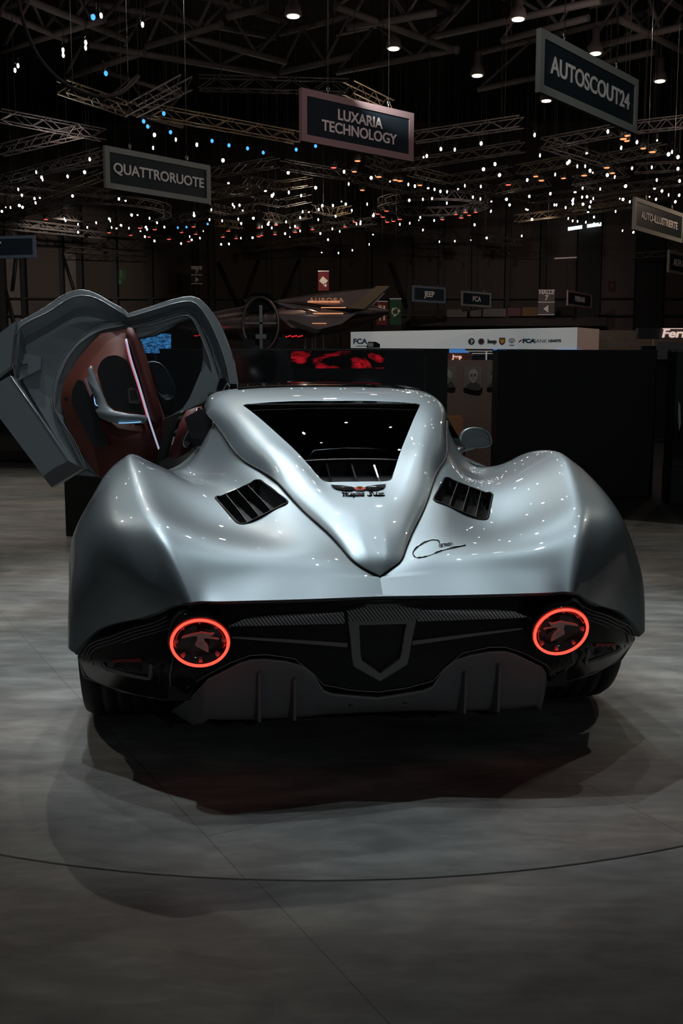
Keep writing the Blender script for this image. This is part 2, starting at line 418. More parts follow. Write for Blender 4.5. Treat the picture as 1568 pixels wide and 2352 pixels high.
# ---- rear body: control net, half width
NET = [
 [(0, .08, .602), (.24, .04, .608), (.43, .03, .610), (.53, .03, .611), (.60, .035, .608), (.69, .14, .562), (.80, .27, .502), (.905, .365, .452), (.992, .41, .365)],
 [(0, .150, .650), (.22, .125, .663), (.40, .12, .668), (.53, .11, .672), (.632, .10, .680), (.735, .175, .640), (.845, .29, .577), (.942, .372, .500), (1.000, .415, .368)],
 [(.082, .20, .694), (.21, .195, .709), (.37, .19, .715), (.54, .19, .735), (.68, .20, .770), (.80, .25, .735), (.90, .34, .655), (.980, .40, .545), (1.012, .43, .375)],
 [(.19, .44, .806), (.28, .42, .785), (.40, .41, .762), (.58, .43, .800), (.745, .43, .868), (.865, .45, .838), (.955, .50, .745), (1.012, .52, .600), (1.022, .52, .400)],
 [(.295, .72, .905), (.36, .72, .875), (.47, .72, .842), (.66, .74, .895), (.81, .75, .965), (.892, .75, .918), (.965, .75, .820), (1.032, .75, .690), (1.030, .75, .590)],
 [(.404, 1.0, .956), (.45, 1.0, .910), (.555, 1.0, .868), (.715, 1.0, .925), (.832, 1.0, .982), (.903, 1.0, .937), (.972, 1.0, .835), (1.028, 1.0, .720), (1.032, 1.0, .640)],
 [(.462, 1.26, 1.018), (.51, 1.28, .940), (.60, 1.3, .868), (.72, 1.3, .900), (.832, 1.3, .950), (.900, 1.3, .895), (.958, 1.3, .790), (1.005, 1.3, .640), (1.005, 1.3, .480)],
 [(.512, 1.475, 1.070), (.548, 1.475, .985), (.630, 1.475, .885), (.74, 1.475, .880), (.832, 1.475, .908), (.895, 1.475, .856), (.945, 1.475, .750), (.980, 1.475, .580), (.980, 1.475, .380)],
 [(.555, 1.62, 1.00), (.590, 1.62, .938), (.662, 1.62, .874), (.75, 1.62, .862), (.835, 1.60, .868), (.895, 1.60, .815), (.935, 1.60, .700), (.955, 1.60, .500), (.950, 1.60, .250)],
 [(.585, 1.75, .965), (.615, 1.75, .925), (.68, 1.75, .872), (.76, 1.75, .845), (.835, 1.75, .832), (.888, 1.75, .770), (.920, 1.75, .660), (.940, 1.75, .470), (.935, 1.75, .200)],
]
def ridge(net):
    out = []
    for k, r in enumerate(net):
        c, d, e = [Vector(v) for v in (r[3], r[4], r[5])]
        s_ = 1.0 if k < 6 else 0.6
        a1 = d.lerp(c, .34) + Vector((0, 0, .002 * s_)); a2 = d.lerp(e, .36) + Vector((0, 0, .006 * s_))
        out.append(list(r[:4]) + [tuple(a1), tuple(d), tuple(a2)] + list(r[5:]))
    return out
NET = ridge(NET)
D = smooth_grid(NET, 10, 8)
# tuck the inner edge of the deck just under the edge of the spine
SEAMY = [.150, .190, .250, .345, .500, .690, .856, 1.01, 1.25, 1.476]
SEAMX = [0, .067, .100, .142, .212, .286, .345, .404, .462, .513]
SEAMZ = [.651, .686, .718, .764, .820, .897, .930, .957, 1.018, 1.080]
for i in range(D.shape[0]):
    y = D[i, 0, 1]
    if .15 < y < 1.476:
        tx, tz = np.interp(y, SEAMY, SEAMX) - .010, np.interp(y, SEAMY, SEAMZ) - .006
        dx_, dz_ = tx - D[i, 0, 0], tz - D[i, 0, 2]
        for j in range(9):
            w_ = (1 - j / 9.0) ** 2
            D[i, j, 0] += dx_ * w_; D[i, j, 2] += dz_ * w_
bm = B()
grid_mesh(bm, D, 1); grid_mesh(bm, D, -1)
bmesh.ops.remove_doubles(bm, verts=[v for v in bm.verts if abs(v.co.x) < 1e-4], dist=1e-4)
# rolled lip under the tail edge
lip = [tuple(D[0, j]) for j in range(D.shape[1])]
L2 = np.array([[lip, [(x * .995, y + .012, z - .012) for x, y, z in lip], [(x * .985, y + .035, z - .014) for x, y, z in lip]]][0])
for s in (1, -1): grid_mesh(bm, L2, s)
VENT = [(.358, .80), (.255, .555), (.435, .475), (.520, .715)]
vr = round_poly(VENT, 0.028)
cut_hole(bm, vr, 0.5); cut_hole(bm, [(-x, y) for x, y in vr][::-1], 0.5)
body = obj('rear_body', bm, M['paint'], car)
for p in body.data.polygons: p.use_smooth = True
DV = [Vector(p) for p in D.reshape(-1, 3)]
def deckz(x, y):
    """height of the rear deck at (x,y), inverse-distance over the dense net"""
    x = abs(x); ws = zs = 0
    for v in DV:
        d = (v.x - x) ** 2 + (v.y - y) ** 2
        if d < .0036:
            q = 1 / (d + 1e-6) ** 1.5; ws += q; zs += q * v.z
    return zs / ws if ws else 0.8

# ---- side deck vents
for s in (1, -1):
    rim = [(s * x, y, deckz(x, y) + .001) for x, y in vr]
    bm = B()
    cx_, cy_ = sum(p[0] for p in rim) / len(rim), sum(p[1] for p in rim) / len(rim)
    lo = [Vector((cx_ + (x - cx_) * .93, cy_ + (y - cy_) * .93 + .01, z - .06)) for x, y, z in rim]
    a = [bm.verts.new(p) for p in rim]; b = [bm.verts.new(p) for p in lo]; n = len(a)
    for i in range(n): bm.faces.new([a[i], a[(i + 1) % n], b[(i + 1) % n], b[i]]).smooth = True
    bmesh.ops.triangulate(bm, faces=[bm.faces.new(b)])
    tube(bm, rim, .004, 6, closed=True)
    vent = obj('deck_vent', bm, M['carbon_d'], car)
    tag(vent, 'black carbon vent with slanted fins')
    # fins run front to back, tall at the front edge
    q = [Vector((s * x, y, deckz(x, y))) for x, y in VENT]
    for t in (.25, .5, .75):
        f_ = q[0].lerp(q[3], t); r_ = q[1].lerp(q[2], t)
        f_ = f_.lerp(r_, .02); r_ = f_.lerp(r_, .93)
        e = Vector((.003, 0, 0)); bm = B()
        prism(bm, [f_ + Vector((0, 0, -.004)), f_.lerp(r_, .5) + Vector((0, 0, -.014)), r_ + Vector((0, 0, -.030)), r_ + Vector((0, 0, -.058)), f_ + Vector((0, 0, -.058))], e)
        obj('fin', bm, M['fin'], vent)

# ---- central spine with the pillars and the roof header
SP = [ # y, zc, then (x,z) x5 : quarter, window edge, shoulder, outer, seam
 (.150, .652, (0, .652), (0, .652), (0, .652), (0, .652), (0, .651)),
 (.190, .700, (.018, .699), (.034, .697), (.046, .694), (.058, .690), (.067, .686)),
 (.250, .740, (.026, .739), (.050, .736), (.070, .731), (.088, .725), (.100, .718)),
 (.345, .789, (.036, .789), (.072, .786), (.100, .782), (.125, .775), (.142, .764)),
 (.500, .846, (.055, .846), (.110, .846), (.150, .844), (.188, .835), (.212, .820)),
 (.690, .904, (.078, .904), (.150, .912), (.205, .922), (.256, .914), (.286, .897)),
 (.856, .965, (.105, .966), (.211, .982), (.268, .990), (.318, .972), (.345, .930)),
 (1.01, 1.015, (.130, 1.017), (.262, 1.032), (.325, 1.035), (.377, 1.010), (.404, .957)),
 (1.25, 1.092, (.165, 1.094), (.328, 1.102), (.392, 1.102), (.440, 1.075), (.462, 1.018)),
 (1.476, 1.172, (.195, 1.171), (.394, 1.158), (.455, 1.148), (.497, 1.122), (.513, 1.080)),
 (1.60, 1.197, (.205, 1.195), (.408, 1.182), (.475, 1.170), (.520, 1.145), (.540, 1.105)),
 (1.74, 1.216, (.210, 1.214), (.420, 1.202), (.486, 1.190), (.530, 1.166), (.550, 1.125)),
 (1.90, 1.229, (.215, 1.227), (.430, 1.215), (.494, 1.203), (.536, 1.180), (.556, 1.135)),
]
rows = []
for r in SP: rows.append([(0, r[0], r[1])] + [(x, r[0] + (0.10 * (1 - abs(x) / .55) ** 0 * 0), z) for x, z in r[2:]])
DS = smooth_grid(rows, 8, 6)
bm = B(); grid_mesh(bm, DS, 1); grid_mesh(bm, DS, -1)
bmesh.ops.remove_doubles(bm, verts=[v for v in bm.verts if abs(v.co.x) < 1e-4], dist=1e-4)
WIN = [(.395, 1.485), (.130, .690)]
wp = round_poly([(-.394, 1.472), (.394, 1.472), (.126, .676), (-.126, .676)], .026)
cut_hole(bm, wp, .7)
# black roof panel starts with a curved edge
cabin = obj('cabin_shell', bm, M['paint'], car, True)
SV = [Vector(p) for p in DS.reshape(-1, 3)]
def spz(x, y):
    x = abs(x); ws = zs = 0
    for v in SV:
        d = (v.x - x) ** 2 + (v.y - y) ** 2
        if d < .006:
            q = 1 / (d + 1e-6) ** 1.5; ws += q; zs += q * v.z
    return zs / ws if ws else 0.9
# seam gap between spine and deck
edge = [Vector(p) for p in DS[:, -1]]
ln = [(-p.x, p.y, p.z + .000) for p in edge[::-1]] + [(p.x, p.y, p.z) for p in edge[8:]]
ln = [p for p in ln if p[1] < 1.49]
bm = B(); tube(bm, ln, .0038, 6); obj('seam_gap', bm, M['seam'], car)
# bright edge of the deck beside the gap
# ---- rear window, lower trim line, engine bay panel
def win_pt(x, y): 
    # pane spans between window edges, slightly domed
    w_ = .13 + (.394 - .13) * (y - .69) / (1.472 - .69)
    ze = np.interp(y, [.69, .856, 1.01, 1.25, 1.476], [.905, .968, 1.020, 1.092, 1.156]) - .012
    return (x, y, ze + .006 * (1 - (x / max(w_, .01)) ** 2))
bm = B()
ys = np.linspace(.868, 1.470, 12); G = []
for y in ys:
    w_ = .13 + (.394 - .13) * (y - .69) / (1.472 - .69)
    G.append([win_pt(w_ * t, y) for t in np.linspace(-1, 1, 13)])
grid_mesh(bm, np.array(G))
rw = obj('rear_window', bm, M['tint'], car, True); tag(rw, 'dark tinted rear window pane')
bm = B(); tube(bm, [win_pt(.188 * t, .866) for t in np.linspace(-1, 1, 9)], .004, 6)
obj('edge_trim', bm, M['grey_trim'], rw)
bm = B(); tube(bm, [(x, y, spz(x, y) - .004) for x, y in wp], .004, 6, closed=True); obj('window_seal', bm, M['seam'], car)
# engine cover: carbon tray below the pane with three fins
bm = B(); G = []
for y in np.linspace(.672, .90, 8):
    w_ = .13 + (.394 - .13) * (y - .69) / (1.472 - .69)
    G.append([(w_ * t, y, .892 + (y - .69) * .05) for t in np.linspace(-1, 1, 9)])
grid_mesh(bm, np.array(G))
box(bm, (0, .900, .925), (.40, .006, .09))
ec = obj('engine_cover', bm, M['carbon_d'], car); tag(ec, 'black carbon engine cover with three raised fins')
for x in (-.095, 0, .085):
    bm = B(); prism(bm, [(x, .705, .897), (x, .74, .908), (x, .86, .952), (x, .89, .950), (x, .89, .902)], (.006, 0, 0)); obj('fin', bm, M['gloss'], ec)
# luggage shelf and strap seen through the glass
bm = B(); box(bm, (0, 1.10, .93), (.50, .30, .02)); box(bm, (0, 1.55, .90), (.9, .05, .5))
obj('rear_bulkhead', bm, M['dark'], car)
bm = B(); tube(bm, [(-.15, 1.02, .955), (-.12, 1.05, .985), (.0, 1.06, .992), (.1, 1.06, .990), (.17, 1.05, .985)], .005, 6); obj('crossbar', bm, M['steel'], car)

# ---- emblem and lettering on the spine
def wing(s):
    return [(s * .012, 0.001), (s * .030, .013), (s * .062, .017), (s * .100, .0205), (s * .086, .003), (s * .060, -.008), (s * .030, -.0095), (s * .024, -.004), (s * .012, -.006)]
EY, EX = .606, 0.0
em = B()
for s in (1, -1):
    prism(em, [(x, EY + v * 1.6, spz(0, EY + v * 1.6) + .001) for x, v in wing(s)], (0, -.001, .0045))
badge = obj('winged_badge', em, M['black_chrome'], car); tag(badge, 'black winged badge with red and yellow centre')
bm = B(); lathe(bm, [(.024, 0), (.024, .004), (.020, .006)], 24, Matrix.Translation((0, EY, spz(0, EY))) @ Matrix.Rotation(R(13), 4, 'X') @ Matrix.Scale(.8, 4, (0, 1, 0)))
obj('badge_rim', bm, M['chrome'], badge)
bm = B(); lathe(bm, [(.021, 0), (.021, .0068)], 24, Matrix.Translation((0, EY, spz(0, EY))) @ Matrix.Rotation(R(13), 4, 'X') @ Matrix.Scale(.8, 4, (0, 1, 0)))
obj('red_disc', bm, M['red'], badge)
bm = B(); box(bm, (0, EY + .009, spz(0, EY + .009) + .005), (.017, .012, .006)); obj('yellow_bar', bm, M['yellow'], badge)
bm = B(); box(bm, (0, EY - .006, spz(0, EY) + .0045), (.005, .012, .006)); box(bm, (0, EY - .003, spz(0, EY) + .0045), (.014, .003, .006)); obj('white_cross', bm, M['chrome'], badge)
for s in (1, -1):
    bm = B()
    for k in range(3):
        tube(bm, [(s * (.03 + .008 * k), EY + .012 + .003 * k, spz(0, EY + .012) + .0055), (s * (.075 - .006 * k), EY + .018 - .006 * k, spz(0, EY + .014) + .0055)], .0012, 5)
    obj('feather_lines', bm, M['steel'], badge)

# hand written strokes: letter shapes in a unit box
ST = {
 'H': [[(0, .9), (.1, 1), (.2, .9), (.15, .4), (.05, 0), (-.05, .05)], [(.6, 1), (.5, .5), (.45, .1), (.55, 0)], [(.0, .45), (.3, .55), (.7, .5)]],
 'i': [[(0, .5), (.02, .1), (.12, 0), (.25, .2)], [(.08, .72), (.1, .74)]],
 's': [[(0, .1), (.22, .5), (.3, .25), (.2, .02), (.05, .05)]],
 'p': [[(.08, .5), (.0, -.45)], [(.05, .35), (.2, .5), (.32, .35), (.25, .05), (.1, .05)]],
 'a': [[(.3, .45), (.12, .5), (.02, .25), (.1, .02), (.25, .15), (.32, .5), (.32, .1), (.45, .05)]],
 'n': [[(.02, .5), (.04, 0)], [(.04, .3), (.2, .5), (.28, .4), (.3, .05), (.42, .05)]],
 'o': [[(.18, .5), (.03, .35), (.05, .08), (.2, 0), (.32, .2), (.28, .42), (.18, .5), (.42, .45)]],
 'S': [[(-.1, .1), (.2, 0), (.5, .3), (.35, .6), (.5, .95), (.75, .95), (.7, .8)], [(.2, .1), (-.15, .2)]],
 'u': [[(.02, .5), (.03, .1), (.18, 0), (.3, .2), (.32, .5), (.33, .08), (.45, .05)]],
 'z': [[(.0, .5), (.3, .48), (.02, .02), (.35, .02)]],
 'r': [[(.02, .5), (.05, .0)], [(.05, .3), (.15, .5), (.3, .45)]],
 'm': [[(.02, .5), (.04, 0)], [(.04, .3), (.14, .5), (.2, .4), (.2, .02)], [(.2, .3), (.32, .5), (.38, .4), (.4, .05), (.5, .05)]],
 'e': [[(.05, .22), (.28, .32), (.2, .5), (.06, .4), (.05, .1), (.18, 0), (.38, .1)]],
}
def script_word(word, h, adv=None):
    """returns list of strokes in metres, x right, y up"""
    out = []; x = 0
    for ch in word:
        if ch == ' ': x += .55; continue
        for stt in ST[ch]: out.append([((x + px) * h, py * h) for px, py in stt])
        x += {'H': .78, 'S': .82, 'm': .52, 'i': .27, 'r': .32}.get(ch, .42)
    return out, x * h
strokes, wd = script_word('Hispano Suiza', .0285)
bm = B(); TY = .548
for stt in strokes:
    P = curve_pts([(px - wd / 2 + .008, TY + py * 1.15, 0) for px, py in stt], 4) if len(stt) > 2 else [(px - wd / 2 + .008, TY + py * 1.15, 0) for px, py in stt]
    tube(bm, [(x * .86, y, spz(x, y) + .003) for x, y, z in P], .0025, 5)
tag(obj('script_lettering', bm, M['black_chrome'], car), 'black handwritten lettering under the winged badge')

# ---- signature lettering on the right of the deck
def dp(u, v):      # u along x, v along y on the right deck
    return (u, v, deckz(u, v) + .002)

CS = [[(.217, .262), (.216, .277), (.202, .285), (.170, .275), (.131, .245), (.121, .222), (.127, .203), (.155, .197), (.208, .212), (.271, .230), (.300, .239)]]
bm = B()
for stt in CS: tube(bm, [dp(*p) for p in curve_pts([(a, b) for a, b in stt], 6)], .0019, 6)
strokes, wd = script_word('armen', .027)
for stt in strokes:
    P = curve_pts([(px, py) for px, py in stt], 4) if len(stt) > 2 else stt
    tube(bm, [dp(.212 + px * .85, .232 + py * 1.25 + px * .22) for px, py in P], .0011, 5)
tag(obj('signature_lettering', bm, M['black_chrome'], car), 'black signature lettering on the right of the tail')

# ---- roof: black glass panel, right roof rail, right side glass, right door, front body
def roof(x, y):
    z = float(np.interp(y, [1.85, 2.0, 2.3, 2.7, 3.0, 3.4, 3.9], [1.229, 1.236, 1.243, 1.238, 1.205, 1.10, .93]))
    return z - .10 * abs(x) ** 2.4 - .01 * max(0, abs(x) - .3)
G = [[(x, y - (.03 * (abs(x) / .42) ** 2 if y < 1.9 else 0), roof(x, y) + .004) for x in np.linspace(-.40, .40, 15)] for y in [1.87, 1.95, 2.1, 2.3, 2.5, 2.7, 2.85, 3.0, 3.2, 3.4, 3.6, 3.9]]
bm = B(); grid_mesh(bm, smooth_grid(G, 3, 1))
obj('roof_panel', bm, M['gloss'], car, True)
rr = [[(.40, y, roof(.40, y) + .002), (.47, y, roof(.46, y) + .001), (.53, y, roof(.5, y) - .022), (.56, y, roof(.5, y) - .065)] for y in [1.90, 1.905, 2.1, 2.4, 2.7, 3.0, 3.3, 3.6, 3.9]]
for r_ in rr: pass
rr = np.array(rr)
for i in range(len(rr)): rr[i, :, 0] += max(0, rr[i, 0, 1] - 3.0) * .28
bm = B(); grid_mesh(bm, smooth_grid(rr, 4, 4)); obj('roof_rail', bm, M['paint'], car, True)
lf = rr.copy(); lf[:, :, 0] *= -1
bm = B(); grid_mesh(bm, smooth_grid(lf[6:], 4, 4)); obj('windscreen_pillar', bm, M['paint'], car, True)
bm = B(); box(bm, (-.475, 1.905, 1.185), (.13, .02, .035), bevel=.006); obj('roof_end_cap', bm, M['grey_trim'], car)
# side glass right and left rear quarter
G = [[(rr[i, 3, 0] * (1 - t) + (.62 + .06 * (i / 8)) * t + .01, rr[i, 3, 1] * (1 - t) + (1.6 + (3.4 - 1.6) * i / 8) * t, rr[i, 3, 2] * (1 - t) + .945 * t) for t in (0, .33, .66, 1)] for i in range(7)]
bm = B(); grid_mesh(bm, np.array(G)); obj('side_window', bm, M['gloss'], car, True)
# door jamb on the opened left side, black
bm = B(); prism(bm, [(-.580, 1.74, 1.125), (-.535, 1.74, 1.135), (-.500, 1.70, 1.08), (-.520, 1.62, .99), (-.60, 1.66, .95), (-.62, 1.70, 1.0), (-.645, 1.74, 1.09)], (0, .03, 0))
obj('door_jamb', bm, M['gloss'], car)
bm = B(); tube(bm, [(-.590, 1.60, .962), (-.535, 1.545, .985), (-.514, 1.475, 1.080)], .004, 6); obj('jamb_trim', bm, M['steel'], car)
bm = B(); tube(bm, [(.514, 1.475, 1.080), (.535, 1.56, 1.03), (.575, 1.66, .975)], .004, 6); obj('belt_trim', bm, M['steel'], car)
# seat behind the opening
SEAT = [(-0.592,1.95,1.131),(-0.64,1.95,1.115),(-0.676,1.95,1.052),(-0.73,1.95,0.894),(-0.691,1.95,0.886),(-0.652,1.95,0.91),(-0.603,1.95,0.965),(-0.575,1.95,1.028),(-0.577,1.95,1.099)]
bm = B(); prism(bm, SEAT, (.02, .16, 0)); bmesh.ops.bevel(bm, geom=[e for e in bm.edges if e.calc_face_angle(0) > .6], offset=.012, segments=2, affect='EDGES')
seat = obj('seat_back', bm, M['leather_d'], car, True); tag(seat, 'dark red leather seat side')
INSET = [(-0.588,1.9,1.129),(-0.616,1.9,1.054),(-0.657,1.9,0.972),(-0.653,1.9,0.949),(-0.638,1.9,0.946),(-0.602,1.9,0.992),(-0.574,1.9,1.039),(-0.565,1.9,1.093)]
bm = B(); prism(bm, INSET, (.01, .03, 0)); obj('seat_shell', bm, M['gloss'], seat)
bm = B(); tube(bm, [INSET[0], INSET[1], INSET[2], INSET[3], INSET[4]], .004, 6); obj('shell_edge', bm, M['chrome'], seat)
bm = B(); prism(bm, [(-0.753,2.1,1.07),(-0.676,2.1,1.102),(-0.71,2.1,0.988),(-0.737,2.1,0.882),(-0.798,2.1,0.85),(-0.749,2.1,1.045)], (0, .05, 0)); 
obj('inner_sill', bm, M['dark'], car)
bm = B(); prism(bm, [(-0.496,2.15,1.214),(-0.479,2.15,1.263),(-0.458,2.15,1.267),(-0.438,2.15,1.238),(-0.397,2.15,1.238),(-0.389,2.15,1.209)], (.0, .05, 0)); hg = obj('door_hinge', bm, M['black_chrome'], car)
bm = B(); tube(bm, curve_pts([(-.462, 2.13, 1.20), (-.452, 2.13, 1.228), (-.440, 2.13, 1.236), (-.432, 2.13, 1.222), (-.438, 2.13, 1.205), (-.425, 2.13, 1.20)], 4), .006, 6); obj('hinge_strut', bm, M['chrome'], hg)
# cockpit tub, floor pan, front body and right door
bm = B(); box(bm, (0, 2.3, .26), (1.5, 3.6, .16)); box(bm, (0, 1.9, .55), (1.2, .2, .5)); obj('floor_pan', bm, M['dark'], car)
FR = [
 [(0, 3.55, 1.00), (.30, 3.5, 1.00), (.50, 3.40, .965), (.66, 3.2, .90), (.80, 3.0, .86), (.92, 2.95, .72), (.955, 2.95, .50), (.95, 2.95, .25)],
 [(0, 3.8, .93), (.30, 3.78, .91), (.50, 3.7, .86), (.68, 3.65, .86), (.80, 3.65, .88), (.93, 3.65, .76), (.99, 3.65, .60), (.985, 3.65, .50)],
 [(0, 4.2, .80), (.30, 4.18, .78), (.50, 4.15, .75), (.66, 4.1, .80), (.78, 4.1, .83), (.90, 4.1, .72), (.96, 4.1, .55), (.95, 4.1, .40)],
 [(0, 4.72, .60), (.30, 4.68, .58), (.50, 4.58, .56), (.64, 4.5, .58), (.76, 4.42, .58), (.86, 4.35, .52), (.90, 4.32, .42), (.89, 4.32, .24)],
]
DF = smooth_grid(FR, 5, 4)
bm = B(); grid_mesh(bm, DF, 1); grid_mesh(bm, DF, -1)
bmesh.ops.remove_doubles(bm, verts=[v for v in bm.verts if abs(v.co.x) < 1e-4], dist=1e-4); obj('front_body', bm, M['paint'], car, True)
RD = [[(.590, 1.755, .96), (.63, 1.755, .92), (.70, 1.755, .865), (.80, 1.755, .840), (.885, 1.755, .775), (.925, 1.755, .66), (.942, 1.755, .47), (.935, 1.755, .2)],
      [(.62, 2.2, .945), (.66, 2.2, .92), (.73, 2.2, .88), (.81, 2.2, .845), (.88, 2.2, .76), (.915, 2.2, .64), (.925, 2.2, .45), (.92, 2.2, .2)],
      [(.66, 2.94, .92), (.69, 2.94, .905), (.75, 2.94, .885), (.81, 2.94, .86), (.88, 2.94, .78), (.92, 2.94, .66), (.95, 2.94, .48), (.945, 2.94, .2)]]
bm = B(); grid_mesh(bm, smooth_grid(RD, 6, 4)); obj('right_door', bm, M['paint'], car, True)
bm = B(); box(bm, (-.80, 2.35, .30), (.24, 1.25, .16), bevel=.03); obj('left_sill', bm, M['paint'], car)

# ---- wing mirror, right
def mirror_ring(c, k, y):
    out = [(-.072, .020), (-.055, .056), (-.020, .073), (.035, .073), (.080, .052), (.104, .012), (.098, -.024), (.070, -.036), (-.005, -.040), (-.058, -.034), (-.074, -.010)]
    return [(c[0] + a * k, y, c[2] + b * k) for a, b in out]
MC = (.922, 2.6, .915)
bm = B(); rings = []
for k, y in ((.90, 2.60), (1.0, 2.595), (1.02, 2.62), (.95, 2.67), (.75, 2.72), (.40, 2.75), (.05, 2.76)):
    P = curve_pts(mirror_ring(MC, k, y) + [mirror_ring(MC, k, y)[0]], 3)[:-1]; rings.append([bm.verts.new(p) for p in P])
for a, b in zip(rings, rings[1:]):
    for i in range(len(a)): bm.faces.new([a[i], a[(i + 1) % len(a)], b[(i + 1) % len(b)], b[i]]).smooth = True
mr = obj('wing_mirror', bm, M['paint'], car)
bm = B(); prism(bm, curve_pts(mirror_ring(MC, .88, 2.606) + [mirror_ring(MC, .88, 2.606)[0]], 3)[:-1], (0, .004, 0)); obj('mirror_glass', bm, M['mirror'], mr)
bm = B(); tube(bm, curve_pts([(.935, 2.66, .880), (.875, 2.65, .868), (.835, 2.63, .850), (.815, 2.6, .815)], 5), [.016] * 6 + [.018] * 5 + [.022] * 5, 8); obj('mirror_arm', bm, M['paint'], mr)

# ---- tail: black fascia
def yf(x, z):
    x = abs(x); return .12 + .15 * (.6 - z) + (1.04 * (x - .45) ** 2 if x > .45 else 0) + max(0, .33 - z) * float(np.interp(x, [.50, .69, .98], [0, 1.6, .9]))
TOPX = [0, .24, .43, .53, .60, .69, .80, .905, .985]; TOPZ = [.598, .603, .604, .603, .600, .553, .494, .440, .368]
LOX = [0, .077, .175, .215, .25, .30, .37, .414, .477, .547, .60, .64, .69, .72, .98, 1.0]
LOZ = [.262, .270, .292, .345, .380, .396, .406, .405, .382, .343, .275, .205, .148, .154, .238, .330]
xs = sorted(set([round(v, 4) for v in list(np.linspace(0, .985, 46)) + LOX[:-1] + TOPX if v <= .985]))
bm = B(); G = []
for x in xs:
    zt, zb = np.interp(x, TOPX, TOPZ), np.interp(x, LOX, LOZ)
    zb = min(zb, zt - .002)
    G.append([(x, yf(x, zt + (zb - zt) * t) + .0 * t, zt + (zb - zt) * t) for t in np.linspace(0, 1, 9)])
# top strip reaches up behind the lip
for g in G: g.insert(0, (g[0][0], g[0][1] + .03, g[0][2] + .012))
Gn = np.array(G)
grid_mesh(bm, Gn, 1); grid_mesh(bm, Gn, -1)
bmesh.ops.remove_doubles(bm, verts=[v for v in bm.verts if abs(v.co.x) < 1e-5], dist=1e-5)
fas = obj('tail_fascia', bm, M['fasc'], car, True); tag(fas, 'gloss black tail fascia')
def fp(x, z, off=.004): return (x, yf(x, z) - off, z)
# thin line parallel to the diffuser edge
bm = B()
l2 = [(-.62, .275), (-.561, .337), (-.477, .385), (-.414, .408), (-.36, .409), (-.273, .392), (-.215, .34), (-.179, .298), (-.09, .276), (0, .266)]
tube(bm, [fp(x, z) for x, z in l2] + [fp(-x, z) for x, z in l2[::-1][1:]], .0022, 5); obj('border_line', bm, M['ftrim'], fas)
# stacked strips running outward from the lamps under the tail edge
for s in (1, -1):
    for k in range(4):
        P = []
        for x, z in [(.672 - .002 * k, .548), (.700, .530), (.785, .494), (.863, .452), (.915, .425), (.945, .400), (.968 - .006 * k, .360)]:
            P.append((s * (x - .006 * k), yf(x, z - .011 * k) - .020 + .003 * k, z - .0105 * k - .010))
        bm = B(); tube(bm, curve_pts(P, 4), .0018, 5); obj('trim_strip', bm, M['ftrim'], fas)
    bm = B()
    low = [fp(.985, .335, 0), fp(.975, .240), fp(.85, .196), fp(.72, .156), fp(.69, .150), fp(.676, .175), fp(.668, .334), fp(.655, .40)]
    tube(bm, [(s * x, y, z) for x, y, z in low], .003, 6); obj('lower_edge', bm, M['ftrim'], fas)
    bm = B()
    P = [fp(a, b, .006) for a, b in [(.896, .335), (.880, .318), (.80, .308), (.745, .302), (.735, .306), (.729, .362)]]
    tube(bm, [(s * x, y, z) for x, y, z in P], .0075, 4); obj('vent_frame', bm, M['ftrim'], fas)
    bm = B()
    for k in range(5):
        tube(bm, [(s * p[0], p[1], p[2]) for p in (fp(.76, .325 + .008 * k, .002), fp(.86 - .006 * k, .332 + .008 * k, .002))], .0015, 4)
    obj('vent_mesh', bm, M['dark'], fas)
    bm = B(); prism(bm, [(s * x, yf(x, z) - .008, z) for x, z in [(.859, .360), (.759, .382), (.759, .370), (.859, .349)]], (0, .012, 0))
    tag(obj('reflector', bm, M['reflector'], fas), 'dull red reflector bar')
    bm = B(); tube(bm, [(s * p[0], p[1], p[2]) for p in (fp(.695, .36, .004), fp(.705, .28, .004))], .008, 4); obj('vertical_blade', bm, M['dark'], fas)
# carbon wing bar with raised centre, thin bars and shield frame
for s in (1, -1):
    bm = B()
    pts = [(.482, .512), (.434, .532), (.364, .541), (.120, .546), (.116, .510), (.364, .511)]
    prism(bm, [(s * x, yf(x, z) - .012 - (.010 if z < .52 else 0), z) for x, z in pts], (0, .03, 0))
    obj('carbon_wing', bm, M['carbon'], fas)
    bm = B()
    prism(bm, [(s * x, yf(x, z) - .008, z) for x, z in [(.469, .474), (.287, .458), (.105, .440), (.105, .426), (.287, .448), (.469, .468)]], (0, .02, 0))
    obj('thin_bar', bm, M['ftrim'], fas)
bm = B(); prism(bm, [(x, yf(x, z) - .028 + (.0 if z > .54 else -.006), z) for x, z in [(-.113, .553), (-.05, .566), (.05, .566), (.124, .553), (.112, .520), (-.104, .520)]], (0, .05, 0))
obj('carbon_brow', bm, M['carbon'], fas)
so = [(-.108, .525), (-.098, .46), (-.092, .396), (-.086, .366), (0, .312), (.086, .366), (.092, .396), (.100, .46), (.112, .525)]
si = [(-.072, .505), (-.069, .46), (-.066, .410), (-.060, .385), (0, .338), (.062, .385), (.068, .410), (.073, .46), (.080, .505)]
bm = B(); n = len(so)
fo = [bm.verts.new((x, yf(x, z) - .030, z)) for x, z in so]; fi = [bm.verts.new((x, yf(x, z) - .030, z)) for x, z in si]
bo = [bm.verts.new((x, yf(x, z) + .01, z)) for x, z in so]; bi = [bm.verts.new((x, yf(x, z) + .02, z)) for x, z in si]
for i in range(n):
    j = (i + 1) % n
    for q in ((fo[i], fo[j], fi[j], fi[i]), (fo[i], bo[i], bo[j], fo[j]), (fi[i], fi[j], bi[j], bi[i])): bm.faces.new(q)
bmesh.ops.recalc_face_normals(bm, faces=bm.faces)
tag(obj('shield_frame', bm, M['ftrim'], fas), 'dark grey shield shaped frame')
